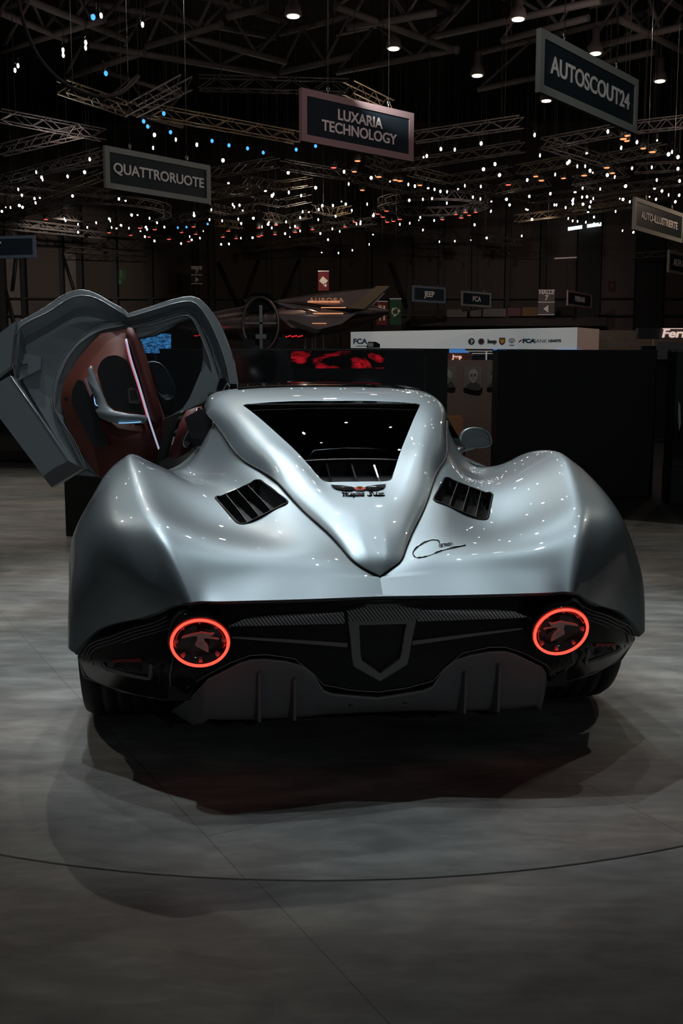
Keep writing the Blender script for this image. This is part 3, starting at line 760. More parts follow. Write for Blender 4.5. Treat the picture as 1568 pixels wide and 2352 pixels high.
bm = B(); prism(bm, [(x, yf(x, z) - .012, z) for x, z in si], (0, .01, 0)); obj('shield_recess', bm, M['dark'], fas)

# ---- tail lamps
STK = [(265,545),(300,525),(400,500),(480,485),(520,475),(560,485),(620,498),(685,495),(665,520),(630,537),(600,545),(690,560),(745,572),(735,580),(650,565),(555,555),(555,605),(590,640),(607,700),(607,752),(560,725),(440,655),(440,630),(462,590),(468,535),(445,520),(380,530),(270,550)]
for s in (1, -1):
    C = Vector((s * .5688, .0526, .4764)); nrm = Vector((s * .0044, -1, -.4023)).normalized()
    zz = nrm; xx = Vector((0, 0, 1)).cross(zz).normalized(); yy = zz.cross(xx)
    mt = Matrix((xx, yy, zz)).transposed().to_4x4(); mt.translation = C
    bm = B(); lathe(bm, [(.098, -.14), (.098, -.012), (.094, -.004), (.0915, -.004), (.0895, -.012), (.080, -.014), (.079, -.022), (.05, -.028), (.02, -.03)], 48, mt)
    lamp = obj('tail_lamp', bm, M['gloss'], car); tag(lamp, 'round tail lamp with glowing red ring')
    bm = B(); tube(bm, [mt @ Vector((.0858 * math.cos(a), .0858 * math.sin(a), 0)) for a in np.linspace(0, 2 * math.pi, 64, endpoint=False)], .0046, 8, closed=True)
    tag(obj('light_ring', bm, M['red_glow'], lamp), 'glowing red ring')
    for k in range(8):
        bm = B(); a = R(90) + k * math.pi / 4
        u = Vector((math.cos(a), math.sin(a), 0)); v_ = Vector((-u.y, u.x, 0))
        prism(bm, [mt @ (u * .079 + v_ * .006 + Vector((0, 0, -.02))), mt @ (u * .079 - v_ * .006 + Vector((0, 0, -.02))), mt @ (u * .066 - v_ * .003 + Vector((0, 0, -.02))), mt @ (u * .066 + v_ * .003 + Vector((0, 0, -.02)))], zz * .012)
        obj('inner_tooth', bm, M['ftrim'], lamp)
    P = [mt @ Vector((s * (-1) * ((x - 500) / 364) * .0858 * 1.0 * (-1) * (-1), -(y - 610) / 306 * .0858, -.010)) for x, y in STK]
    P = [mt @ Vector((-s * (x - 500) / 364 * .0858, -(y - 610) / 306 * .0858, -.010)) for x, y in STK]
    bm = B(); prism(bm, P, zz * .006)
    for k in range(7):
        a0 = (468 + 3 * k, 600 + 10 * k); a1 = (560 + 7 * k, 590 + 22 * k) if k < 6 else (590, 730)
        tube(bm, [mt @ Vector((-s * (x - 500) / 364 * .0858, -(y - 610) / 306 * .0858, -.0035)) for x, y in (a0, a1)], .0007, 4)
    tag(obj('stork_relief', bm, M['stork'], lamp), 'grey flying bird relief')

# ---- grey diffuser
DX = [0, .077, .15, .178, .215, .25, .30, .37, .414, .45, .477, .547, .565, .60, .64, .677]
DZ = [.242, .252, .262, .275, .335, .364, .380, .390, .389, .378, .364, .326, .300, .235, .165, .104]
def dyf(x, z): return yf(x, z) if x <= .547 else float(np.interp(x, [.547, .565, .60, .64, .677], [.166, .19, .29, .42, .54]))
dx = sorted(set([round(float(v), 4) for v in list(np.linspace(0, .677, 44)) + DX])); G = []
for x in dx:
    zt = float(np.interp(x, DX, DZ)); zb = float(np.interp(x, [.547, .60, .677], [.180, .12, .085]))
    zb = min(zb, zt - .01)
    yz = dyf(x, zt)
    G.append([(x, yz + .004, zt + .004), (x, yz - .006, zt - .002)] + [(x, yz - .002 + .05 * t * t, zt + (zb - zt) * t) for t in (.12, .3, .5, .7, .9, 1.0)] + [(x, max(.45, yz + .06), min(.17, zb)), (x, 1.0, min(.14, zb))])
Gn = np.array(G); bm = B(); grid_mesh(bm, Gn, 1); grid_mesh(bm, Gn, -1)
bmesh.ops.remove_doubles(bm, verts=[v for v in bm.verts if abs(v.co.x) < 1e-5], dist=1e-5)
dif = obj('rear_diffuser', bm, M['diff'], car, True); tag(dif, 'dark grey textured diffuser panel')
for s in (1, -1):
    for x, zt in ((.390, .352), (.278, .328)):
        bm = B(); prism(bm, [(s * x, .130, zt), (s * x, .14, .19), (s * (x + .004), .40, .11), (s * (x + .004), .50, .17), (s * x, .21, zt + .01)], (.008, 0, 0))
        obj('fin', bm, M['diff'], dif)
    for x, z in ((.34, .345), (.50, .315), (.55, .24), (.09, .222)):
        bm = B(); lathe(bm, [(.009, 0), (.009, .003), (.006, .005)], 12, Matrix.Translation((s * x, yf(x, z) + .006, z)) @ Matrix.Rotation(R(90), 4, 'X') @ Matrix.Scale(.5, 4, (0, 1, 0))); obj('screw_cap', bm, M['dark'], dif)
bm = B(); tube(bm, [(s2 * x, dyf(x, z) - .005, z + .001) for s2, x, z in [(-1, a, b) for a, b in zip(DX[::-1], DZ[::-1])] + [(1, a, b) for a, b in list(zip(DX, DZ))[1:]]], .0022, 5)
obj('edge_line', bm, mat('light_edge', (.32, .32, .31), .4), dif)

# ---- wheels
def wheel(x, y, r, w_, label):
    mt = Matrix.Translation((x, y, r)) @ Matrix.Rotation(R(90) * (1 if x > 0 else -1), 4, 'Y')
    h = w_ / 2
    prof = [(r * .68, -h * .96), (r * .80, -h), (r * .95, -h * .94), (r * .99, -h * .78)]
    for g in (-.5, -.17, .17, .5): prof += [(r, (g - .04) * h), (r * .975, (g - .03) * h), (r * .975, (g + .03) * h), (r, (g + .04) * h)]
    prof += [(r * .99, h * .78), (r * .95, h * .94), (r * .80, h), (r * .68, h * .96)]
    bm = B(); lathe(bm, prof, 64, mt)
    wh = obj('wheel', bm, M['rubber'], car); tag(wh, label)
    # shoulder sipes
    for sd in (-1, 1):
        bm = B()
        for k in range(60):
            a = 2 * math.pi * k / 60
            p0 = Vector((r * .950 * math.cos(a), r * .950 * math.sin(a), sd * h * .90)); p1 = Vector((r * .999 * math.cos(a + .04), r * .999 * math.sin(a + .04), sd * h * .60))
            tube(bm, [mt @ p0, mt @ p1], .0022, 4)
        obj('tread_sipes', bm, M['seam'], wh)['kind'] = 'stuff'
    bm = B(); lathe(bm, [(r * .66, h * .5), (r * .69, h * .97), (r * .63, h * .97), (r * .60, h * .6), (.07, h * .45), (.05, h * .62)], 40, mt)
    for k in range(10):
        a = math.pi / 5 * k; u = Vector((math.cos(a), math.sin(a), 0)); tube(bm, [mt @ (u * .06 + Vector((0, 0, h * .66))), mt @ (u * r * .63 + Vector((0, 0, h * .86)))], .013, 6)
    obj('rim', bm, M['steel'], wh)
wheel(-.855, .905, .345, .31, 'left rear wheel'); wheel(.855, .905, .345, .31, 'right rear wheel')
wheel(-.85, 3.70, .335, .25, 'left front wheel'); wheel(.85, 3.70, .335, .25, 'right front wheel')
bm = B(); box(bm, (0, .75, .42), (1.36, .9, .40)); obj('rear_subframe', bm, M['dark'], car)

# ---- raised left door, drawn in its own plane (drawing units scaled to metres)
K = .000893
carM = Matrix.Translation(car.location) @ Matrix.Rotation(R(7.05), 4, 'Z')
dw = Matrix(((1, 0, 0, -1.829), (0, .13258, -.99117, 5.7225), (0, .99117, .13258, 1.843), (0, 0, 0, 1)))
DM = carM.inverted() @ dw
def d3(p, w_=0): return Vector((p[0] * K, -p[1] * K, w_))
O_ = [(440,1228),(262,985),(82,645),(100,315),(280,215),(420,130),(490,118),(560,135),(660,190),(745,235),(765,260),(900,220),(1090,163),(1170,162),(1240,215),(1320,330),(1400,540),(1432,735),(1400,800),(1200,860),(990,905)]
A_ = [(445,1222),(268,978),(92,645),(120,345),(288,252),(425,167),(495,152),(568,165),(656,212),(738,262),(765,286),(900,245),(1085,192),(1155,190),(1208,235),(1285,370),(1355,560),(1388,735),(1360,790),(1180,850),(988,902)]
B_ = [(450,1216),(276,970),(108,650),(125,395),(300,300),(440,215),(500,206),(570,214),(650,250),(735,292),(766,308),(900,272),(1080,215),(1148,218),(1190,265),(1262,400),(1328,600),(1348,730),(1325,785),(1165,842),(986,900)]
C_ = [(458,1204),(300,960),(128,665),(152,500),(290,392),(400,326),(480,304),(560,300),(650,300),(715,301),(768,322),(900,290),(1070,236),(1138,238),(1178,276),(1248,420),(1312,620),(1326,728),(1300,780),(1150,836),(985,899)]
D_ = [(500,1198),(375,960),(298,770),(330,600),(385,500),(455,418),(530,362),(600,326),(665,310),(720,306),(772,330),(902,304),(1060,253),(1132,252),(1168,290),(1234,430),(1296,620),(1306,727),(1285,772),(1138,828),(983,898)]
E_ = [(515,1190),(400,960),(322,830),(350,640),(405,520),(480,430),(545,385),(615,352),(680,340),(740,326),(778,345),(905,322),(1060,276),(1125,270),(1158,305),(1218,440),(1272,620),(1262,720),(1235,765),(1110,815),(981,896)]
F_ = [(592,1240),(445,1030),(372,860),(375,690),(432,590),(505,478),(562,410),(612,378),(690,364),(768,352),(812,400),(922,378),(1062,300),(1135,277),(1178,312),(1203,400),(1208,530),(1190,640),(1135,765),(1078,850),(978,893)]
lev = [(O_, -.07), (O_, -.004), (A_, .0), (A_, -.012), (B_, -.055), (C_, -.030), (D_, -.050), (D_, -.030), (E_, -.022), (E_, -.034), (F_, -.055), (F_, -.09)]
bm = B(); rows = []
for c_, w_ in lev: rows.append([bm.verts.new(d3(p, w_)) for p in c_])
for a, b in zip(rows, rows[1:]):
    for i in range(len(a) - 1):
        try: bm.faces.new([a[i], a[i + 1], b[i + 1], b[i]])
        except ValueError: pass
# outer skin behind
o2 = [bm.verts.new(d3(p, -.07)) for p in O_]; f2 = [bm.verts.new(d3(p, -.095)) for p in F_]
for i in range(len(o2) - 1): bm.faces.new([o2[i], f2[i], f2[i + 1], o2[i + 1]])
sm = bpy.data.meshes.new('door'); bmesh.ops.recalc_face_normals(bm, faces=bm.faces); bm.to_mesh(sm); bm.free()
door = link('raised_door', sm, M['paint_in'], car); door.matrix_local = DM
tag(door, 'raised left door showing its grey and red brown inner side')
md = door.modifiers.new('bevel', 'BEVEL'); md.width = .004; md.segments = 2; md.limit_method = 'ANGLE'; md.angle_limit = R(25)
def dprism(name, pts, w0, w1, m, label=None, bevel=0.0, smooth=False):
    bm = B(); prism(bm, [d3(p, w0) for p in pts], (0, 0, w1 - w0))
    if bevel: bmesh.ops.bevel(bm, geom=[e for e in bm.edges if len(e.link_faces) == 2 and e.calc_face_angle() > .8], offset=bevel, segments=3, affect='EDGES')
    o = obj(name, bm, m, door, smooth)
    if label: o['label'] = label
    return o
def dtube(name, pts, r, m, w_, label=None, curve=True, seg=6):
    bm = B(); P = curve_pts([(p[0], p[1], 0) for p in pts], 4) if curve and len(pts) > 2 else [(p[0], p[1], 0) for p in pts]
    tube(bm, [d3(p, w_) for p in P], r, seg); o = obj(name, bm, m, door)
    if label: o['label'] = label
    return o
M['edge'] = mat('painted_edge_highlight', (.5, .52, .52), .3, .6)  # pale colour painting the highlights along the door rims
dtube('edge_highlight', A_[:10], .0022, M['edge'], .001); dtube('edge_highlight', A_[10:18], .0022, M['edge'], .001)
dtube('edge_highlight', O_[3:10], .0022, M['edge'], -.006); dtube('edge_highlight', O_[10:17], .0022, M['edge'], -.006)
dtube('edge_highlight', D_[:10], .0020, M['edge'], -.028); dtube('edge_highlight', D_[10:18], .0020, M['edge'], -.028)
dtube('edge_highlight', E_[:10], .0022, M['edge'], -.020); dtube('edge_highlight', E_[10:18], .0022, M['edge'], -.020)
dprism('sill_panel', [(80,640),(-60,720),(-75,790),(0,872),(325,1305),(510,1192),(462,1200)], -.02, .05, M['paint_in'], 'flat grey lower flap of the raised door', .004)
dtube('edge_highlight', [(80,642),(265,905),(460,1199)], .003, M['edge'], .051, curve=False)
dprism('sill_end_panel', [(275,1240),(325,1305),(510,1192),(430,1150),(350,1185)], .045, .056, M['grey_trim'], None, .002)
dprism('front_flap', [(100,315),(0,390),(-110,470),(-130,600),(-60,680),(0,640),(75,582)], -.02, .03, M['paint_in'], 'grey front flap of the raised door', .004)
dprism('latch_block', [(150,500),(245,520),(240,595),(110,660),(125,580)], -.05, -.005, M['paint_in'], None, .004)
dtube('latch_pin', [(118,535),(132,570),(165,565)], .004, M['dark'], .0, curve=False)
LEATHER = [(600,378),(700,358),(782,346),(806,370),(832,420),(878,560),(925,730),(975,880),(990,935),(975,1010),(960,1080),(930,1168),(860,1190),(740,1200),(600,1250),(525,1150),(440,1030),(385,900),(358,780),(372,690),(400,630),(470,520),(545,432)]
dprism('leather_panel', LEATHER, -.09, -.02, M['leather'], 'red brown leather door lining', .012, True)
dprism('lower_leather', [(470,665),(560,1060),(600,1250),(740,1205),(930,1168),(960,1080),(978,935),(880,900),(700,910),(600,850),(530,640)], -.03, -.012, M['leather_d'], 'darker red leather lower lining', .006, True)
dprism('map_pocket', round_poly([(465,655),(500,670),(655,1055),(560,1058),(425,790),(432,715)], 14), -.02, -.006, M['dark'], None)
dprism('speaker_recess', round_poly([(578,610),(600,550),(640,515),(700,508),(760,540),(800,610),(868,862),(760,850),(660,825),(620,740)], 25), -.02, -.006, M['dark'], None)
dprism('switch_plate', round_poly([(765,715),(790,703),(820,712),(845,795),(835,804),(775,800)], 8), -.008, .004, M['grey_trim'], None)
dprism('switch_recess', [(778,722),(812,720),(828,776),(785,778)], .003, .006, M['dark'], None)
dprism('door_pull', [(555,578),(536,600),(545,640),(528,660),(540,690),(570,760),(600,830),(580,845),(605,890),(660,915),(730,922),(860,925),(885,905),(888,876),(780,866),(690,848),(650,815),(625,760),(560,600)], .0, .035, M['paint_in'], 'grey metal door pull', .006, True)
M['blue_glow'] = mat('blue_glint_glow', (.1, .2, .3), .4, emit=(.25, .6, .95), es=.9)  # blue glints on the door pull put in as emission
M['white_glow'] = mat('pale_reflection_glow', (.3, .3, .35), .4, emit=(.55, .62, .85), es=.55)  # pale and red reflections on the metal trim put in as emission
M['pink_glow'] = mat('red_reflection_glow', (.3, .1, .1), .4, emit=(.9, .10, .14), es=.6)
dtube('blue_glint', [(556,700),(568,760),(585,815),(603,812)], .003, M['blue_glow'], .01, 'blue glint on the door pull, made as a glowing strip')
dtube('blue_glint', [(720,922),(800,920),(855,915)], .0025, M['blue_glow'], .037, 'blue glint under the door pull, made as a glowing strip')
dprism('armrest_bar', [(770,350),(800,352),(830,420),(905,660),(975,880),(968,905),(930,915),(905,890),(860,700),(790,470),(762,400)], -.02, .03, M['leather_d'], 'dark red leather bar', .012, True)
dtube('trim_reflection', [(764,420),(792,540),(830,660),(895,880),(960,1078)], .0052, M['white_glow'], .034, 'metal trim along the leather bar, its pale reflection made as glow')
dtube('trim_reflection', [(758,425),(784,545),(822,665),(887,885)], .0022, M['pink_glow'], .034, 'thin red reflection on the trim along the leather bar, made as glow')
dprism('door_window', [(806,405),(880,386),(1000,345),(1062,302),(1135,279),(1176,314),(1203,400),(1208,530),(1190,640),(1135,765),(1078,850),(978,893),(925,730),(860,520)], -.072, -.068, M['pane'], 'clear side window pane')
dprism('window_frame_shade', [(806,345),(905,322),(1060,278),(1120,272),(1062,302),(940,355),(880,384),(812,405)], -.06, -.03, M['paint_in'])
dprism('lower_frame', [(1200,610),(1240,600),(1315,665),(1290,735),(1215,790),(1120,835),(985,905),(978,893),(1078,850),(1135,765)], -.06, -.015, M['paint_in'], None, .006)
dtube('frame_trim', [(978,902),(1040,875),(1100,845)], .004, M['steel'], -.012)
bm = B(); lathe(bm, [(.022, 0), (.022, .012), (.015, .02)], 20, Matrix.Translation(d3((1025, 915), -.05))); obj('tweeter', bm, M['dark'], door)
bm = B(); lathe(bm, [(.009, 0), (.009, .006)], 14, Matrix.Translation(d3((390, 768), -.02)) ); obj('lock_button', bm, M['dark'], door)
dprism('roof_latch', [(1300,715),(1318,660),(1345,655),(1365,690),(1405,700),(1422,690),(1432,735),(1380,728)], -.01, .02, M['black_chrome'])
dtube('roof_latch_spring', [(1312,712),(1322,680),(1338,672),(1345,690),(1330,705),(1350,712)], .005, M['chrome'], .024)
# mirror on the outside of the raised door, seen through the pane
mo = [(866,535),(900,530),(945,545),(985,590),(1018,655),(1026,690),(1015,715),(975,735),(940,728),(915,690),(885,620)]
bm = B(); rings = []
cx_, cy_ = 950, 640
for k, w_ in ((.93, -.098), (1.0, -.10), (1.03, -.13), (.95, -.18), (.6, -.22), (.1, -.235)):
    P = curve_pts([((x - cx_) * k + cx_, (y - cy_) * k + cy_ + (-(w_) - .1) * 350, 0) for x, y in mo + [mo[0]]], 3)[:-1]
    rings.append([bm.verts.new(d3(p, w_)) for p in P])
for a, b in zip(rings, rings[1:]):
    for i in range(len(a)): bm.faces.new([a[i], a[(i + 1) % len(a)], b[(i + 1) % len(b)], b[i]]).smooth = True
obj('door_mirror', bm, M['paint'], door)
dprism('door_mirror_glass', [((x - cx_) * .9 + cx_, (y - cy_) * .9 + cy_) for x, y in mo], -.102, -.098, M['mirror'])

# ================================================================== BACKGROUND: partitions and stands
def slab(name, x0, x1, y, z0, z1, th, m, label, cat, extra=None, rz=0.0, bevel=0.004):
    r = empty(name, ((x0 + x1) / 2, y + th / 2, z0), (0, 0, rz)); tag(r, label, cat)
    bm = B(); box(bm, (0, 0, (z1 - z0) / 2), (x1 - x0, th, z1 - z0), bevel=bevel); obj('panel', bm, m, r)
    return r
M['wall_gloss'] = mat('black_lacquer', (0.004, 0.004, 0.005), 0.12, 0, 0.6, 0.05, noise=(1.2, .4))
M['wall_dark'] = mat('matt_black_board', (0.006, 0.006, 0.006), 0.6, noise=(3, .3))
M['brown'] = mat('brown_felt_wall', (0.085, 0.06, 0.055), 0.85, noise=(120, .25))
M['chair'] = mat('brown_chair_shell', (0.22, 0.10, 0.05), 0.45)
pc = slab('partition_wall', -1.55, .71, 9.0, 0, 1.50, .12, M['wall_gloss'], 'glossy black partition directly behind the car roof with a red reflection made as glow', 'partition')
bm = B(); box(bm, (0, -.065, 1.492), (2.26, .012, .010)); obj('top_rail', bm, M['grey_trim'], pc)
bm = B(); box(bm, (-.02, -.0635, .98), (2.0, .006, .30)); obj('base_reflector', bm, mat('smoked_panel', (.03, .032, .03), .35), pc)
rp = mat('painted_red_reflection', (.006, .004, .004), .15)  # reflection in the black lacquer painted as soft red emission
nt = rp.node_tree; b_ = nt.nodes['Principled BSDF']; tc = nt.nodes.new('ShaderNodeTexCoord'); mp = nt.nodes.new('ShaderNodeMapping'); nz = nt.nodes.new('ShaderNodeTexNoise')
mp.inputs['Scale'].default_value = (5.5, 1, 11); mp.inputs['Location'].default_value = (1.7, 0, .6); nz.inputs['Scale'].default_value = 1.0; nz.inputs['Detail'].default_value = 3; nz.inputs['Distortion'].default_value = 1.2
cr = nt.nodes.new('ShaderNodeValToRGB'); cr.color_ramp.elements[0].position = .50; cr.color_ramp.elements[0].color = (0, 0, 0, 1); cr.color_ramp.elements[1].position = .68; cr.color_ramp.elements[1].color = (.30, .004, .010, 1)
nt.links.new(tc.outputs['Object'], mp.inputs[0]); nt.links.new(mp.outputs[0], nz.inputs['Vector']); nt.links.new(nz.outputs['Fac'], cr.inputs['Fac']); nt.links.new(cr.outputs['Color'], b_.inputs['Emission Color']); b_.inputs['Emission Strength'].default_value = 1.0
bm = B(); box(bm, (.39, -.064, 1.405), (.80, .008, .145)); obj('red_reflection', bm, rp, pc)
ps = slab('partition_wall', .715, .905, 9.0, 0, 1.495, .5, M['wall_dark'], 'narrow matt black partition end right of the glossy black one', 'partition')
bm = B(); box(bm, (-.097, -.255, .9), (.006, .006, 1.1)); obj('corner_bead', bm, M['grey_trim'], ps)
pr = slab('partition_wall', 1.625, 3.28, 10.97, 0, 1.52, .4, M['wall_dark'], 'long matt black partition behind the right rear fender', 'partition')
bm = B(); box(bm, (0, 0, 1.525), (1.66, .40, .012)); obj('top_cap', bm, M['dark'], pr)
p2 = slab('partition_wall', 3.30, 4.6, 10.4, 0, 1.50, .3, M['wall_gloss'], 'glossy black cabinet at the right edge with small reflections', 'partition')
bm = B(); box(bm, (-.02, -.05, .18), (1.3, .3, .36)); obj('plinth', bm, mat('charcoal_plinth', (.03, .03, .03), .7), p2)
bm = B(); prism(bm, [(-.62, -.152, 1.02), (-.60, -.152, .98), (-.585, -.152, .80), (-.60, -.152, .72), (-.615, -.152, .86)], (0, -.01, 0)); obj('handle', bm, M['steel'], p2)
pb = slab('plinth_block', -2.2, -1.4, 8.25, 0, .95, .9, M['wall_dark'], 'black display plinth on the light floor behind the left rear fender', 'plinth')
pl = slab('partition_wall', -8.2, -1.56, 15.2, 0, 1.40, .4, M['wall_gloss'], 'dark low partition across the back left beyond the raised door', 'partition')
bm = B(); box(bm, (0, -.21, .10), (6.6, .02, .12)); obj('warm_skirting', bm, mat('dark_brown_skirting', (.035, .016, .01), .6), pl)

# brown booth with portraits and chair
bw = slab('portrait_wall', 1.0, 1.95, 13.0, 0, 1.45, .12, M['brown'], 'brown felt booth wall between the two black partitions carrying grey portraits', 'wall')
M['pic'] = mat('grey_portrait_print', (.075, .08, .078), .7, noise=(60, .3))
M['skin'] = mat('grey_face_print', (.17, .175, .17), .7, noise=(80, .25))
M['ink'] = mat('ink_print', (.02, .022, .022), .7)
def portrait(x0, x1, z0, z1, label, glasses, beard, hair):
    cx, cz = (x0 + x1) / 2, (z0 + z1) / 2; wv = x1 - x0
    r = empty('portrait_print', (cx, 12.985, cz)); tag(r, label, 'picture', 'grey portraits on the brown wall')
    bm = B(); box(bm, (0, 0, 0), (wv, .02, z1 - z0), bevel=.003); obj('board', bm, M['pic'], r)
    def blob(name, pts, m, y): 
        bm = B(); prism(bm, [(a * wv, y, b * wv) for a, b in curve_pts(list(pts) + [pts[0]], 3)[:-1]], (0, -.0015, 0)); obj(name, bm, m, r)
    blob('coat', [(-.42, -.58), (-.30, -.38), (-.08, -.30), (.14, -.28), (.36, -.40), (.44, -.58)], M['ink'], -.0105)
    blob('face', [(-.24, .02), (-.20, .30), (0, .44), (.20, .32), (.24, .05), (.17, -.18), (.02, -.32), (-.14, -.20)], M['skin'], -.0125)
    if hair: blob('hair', [(-.26, .05), (-.25, .32), (0, .48), (.24, .34), (.27, .05), (.2, .22), (0, .34), (-.18, .24)], M['ink'], -.0145)
    if beard: blob('beard', [(-.15, -.06), (0, -.02), (.16, -.06), (.14, -.28), (0, -.44), (-.13, -.28)], M['pic'], -.0145)
    bm = B()
    for s in (-1, 1):
        if glasses: tube(bm, [(s * .10 * wv + .075 * wv * math.cos(a), -.015, .08 * wv + .06 * wv * math.sin(a)) for a in np.linspace(0, 6.283, 14, endpoint=False)], .0018, 4, closed=True)
        box(bm, (s * .10 * wv, -.0145, .09 * wv), (.07 * wv, .002, .02 * wv)); box(bm, (s * .10 * wv, -.0145, .16 * wv), (.11 * wv, .002, .02 * wv))
    box(bm, (.0, -.0145, -.05 * wv), (.05 * wv, .002, .03 * wv)); box(bm, (.0, -.0145, -.14 * wv), (.12 * wv, .002, .02 * wv))
    obj('eyes_and_mouth', bm, M['ink'], r)
portrait(1.215, 1.405, 1.115, 1.375, 'left grey portrait, bearded man, half hidden by the black partition', False, True, False)
portrait(1.505, 1.735, 1.105, 1.375, 'middle grey portrait, bald man in glasses, on the brown wall', True, False, False)
portrait(1.79, 1.99, 1.11, 1.37, 'right grey portrait on the brown wall, cut off by the long black partition', False, False, True)
ch = empty('booth_chair', (1.22, 12.3, 0)); tag(ch, 'brown shell chair in front of the brown wall, just left of the wing mirror', 'chair')
bm = B(); box(bm, (0, 0, .60), (.42, .05, .40), bevel=.02); obj('backrest', bm, M['chair'], ch)
bm = B(); box(bm, (0, -.2, .42), (.42, .42, .05), bevel=.02); obj('seat', bm, M['chair'], ch)
for a in (-1, 1):
    for b in (-.38, -.02):
        bm = B(); tube(bm, [(a * .18, b, .42), (a * .2, b, 0)], .012, 6); obj('leg', bm, M['steel'], ch)
# illuminated ring above the roof line
rg = empty('ring_sculpture', (-.44, 8.80, 1.16)); tag(rg, 'small bright round ring ornament just above the car roof', 'ornament')
M['white_lit'] = mat('lit_white_ring', (.6, .6, .58), .3, emit=(.9, .9, .82), es=.55)
bm = B(); tube(bm, [(.052 * math.cos(a), .01 * math.sin(a), .052 * math.sin(a)) for a in np.linspace(0, 6.283, 28, endpoint=False)], .012, 8, closed=True); obj('outer_ring', bm, M['white_lit'], rg)
bm = B(); tube(bm, [(-.03 + .034 * math.cos(a), -.02, -.018 + .036 * math.sin(a)) for a in np.linspace(0, 6.283, 24, endpoint=False)], .006, 8, closed=True); obj('inner_ring', bm, M['chrome'], rg)
bm = B(); tube(bm, [(0, 0, -.06), (0, 0, -1.16)], .012, 8); lathe(bm, [(.1, -1.16), (.1, -1.145)], 20); obj('stand', bm, M['dark'], rg)

# blue screen seen through the raised door
sn = empty('video_screen', (-2.305, 13.0, 1.65)); tag(sn, 'bright blue video screen visible through the raised door window', 'screen')
bsm = mat('blue_picture', (.02, .03, .05), .4)
nt = bsm.node_tree; b_ = nt.nodes['Principled BSDF']; tc = nt.nodes.new('ShaderNodeTexCoord'); nz = nt.nodes.new('ShaderNodeTexNoise'); mp = nt.nodes.new('ShaderNodeMapping')
mp.inputs['Scale'].default_value = (22, 22, 60); nz.inputs['Scale'].default_value = 1.0; nz.inputs['Detail'].default_value = 5; nz.inputs['Distortion'].default_value = 1.0
cr = nt.nodes.new('ShaderNodeValToRGB'); cr.color_ramp.elements[0].position = .42; cr.color_ramp.elements[0].color = (.015, .05, .12, 1); cr.color_ramp.elements[1].position = .60; cr.color_ramp.elements[1].color = (.06, .30, .68, 1)
nt.links.new(tc.outputs['Object'], mp.inputs[0]); nt.links.new(mp.outputs[0], nz.inputs['Vector']); nt.links.new(nz.outputs['Fac'], cr.inputs['Fac']); nt.links.new(cr.outputs['Color'], b_.inputs['Emission Color']); b_.inputs['Emission Strength'].default_value = 1.6
bm = B(); box(bm, (0, 0, 0), (.42, .02, .235)); obj('display', bm, bsm, sn)
bm = B(); box(bm, (0, .025, 0), (.44, .03, .255)); tube(bm, [(0, .03, -.12), (0, .03, -1.65)], .025, 8); box(bm, (0, .03, -1.64), (.4, .3, .02)); obj('frame', bm, M['dark'], sn)

# winged silver craft on clear rods
M['mirror_skin'] = mat('dark_mirror_skin', (.30, .23, .22), .28, 0.9, noise=(2.5, .7))
cf = empty('concept_aircraft', (-.45, 12.4, 0)); tag(cf, 'dark mirror-finished winged craft with large ring on clear rods behind the partition', 'aircraft')
def sect(x, ry, rz, zc, n=18): return [(x, ry * math.cos(a), zc + rz * math.sin(a)) for a in np.linspace(0, 6.283, n, endpoint=False)]
bm = B(); prev = None
for x, ry, rz, zc in [(-1.45, .05, .03, 1.84), (-1.2, .2, .13, 1.84), (-.7, .35, .2, 1.86), (0, .4, .24, 1.92), (.45, .32, .20, 1.96), (.80, .16, .10, 1.98), (1.0, .04, .02, 2.0)]:
    ring = [bm.verts.new(p) for p in sect(x, ry, rz, zc)]
    if prev:
        for i in range(18): bm.faces.new([prev[i], prev[(i + 1) % 18], ring[(i + 1) % 18], ring[i]]).smooth = True
    prev = ring
obj('fuselage', bm, M['mirror_skin'], cf)
for s, y0 in ((1, -.35), (1, .35)):
    bm = B(); prism(bm, [(-.35, y0, 2.10), (.20, y0, 2.19), (.98, y0 * 1.3, 2.25), (.74, y0 * 1.3, 2.00), (.55, y0, 1.97), (.1, y0, 1.94)], (0, .03, 0)); obj('wing', bm, M['mirror_skin'], cf)
bm = B(); prism(bm, [(.52, -.50, 2.01), (.70, -.50, 2.00), (.99, -.50, 2.255), (.84, -.50, 2.255)], (0, .02, 0)); obj('wing_tip', bm, mat('bronze_panel', (.20, .15, .10), .4, .6), cf)
bm = B(); prism(bm, [(-.15, -.42, 2.10), (.52, -.46, 2.02), (.60, -.46, 1.985), (.2, -.44, 2.04)], (0, .02, 0)); prism(bm, [(-.30, -.42, 1.95), (.22, -.45, 1.76), (.16, -.45, 1.73), (-.05, -.44, 1.80)], (0, .02, 0)); obj('fin', bm, M['dark'], cf)
bm = B(); prism(bm, [(-.30, -.43, 1.96), (.16, -.43, 1.92), (.62, -.43, 1.96), (.45, -.43, 1.84), (.2, -.43, 1.78), (-.12, -.43, 1.80)], (0, .02, 0)); obj('lower_wing', bm, M['mirror_skin'], cf)
bm = B(); tube(bm, [(-.46 + .20 * math.cos(a), -.45, 1.84 + .30 * math.sin(a)) for a in np.linspace(0, 6.283, 40, endpoint=False)], .018, 8, closed=True); tube(bm, [(-.46 + .215 * math.cos(a), -.15, 1.84 + .31 * math.sin(a)) for a in np.linspace(0, 6.283, 40, endpoint=False)], .03, 8, closed=True)
obj('ring_duct', bm, M['mirror_skin'], cf)
bm = B(); prism(bm, [(-.46 + .185 * math.cos(a), -.30, 1.84 + .285 * math.sin(a)) for a in np.linspace(0, 6.283, 36, endpoint=False)], (0, .03, 0)); obj('duct_core', bm, M['dark'], cf)
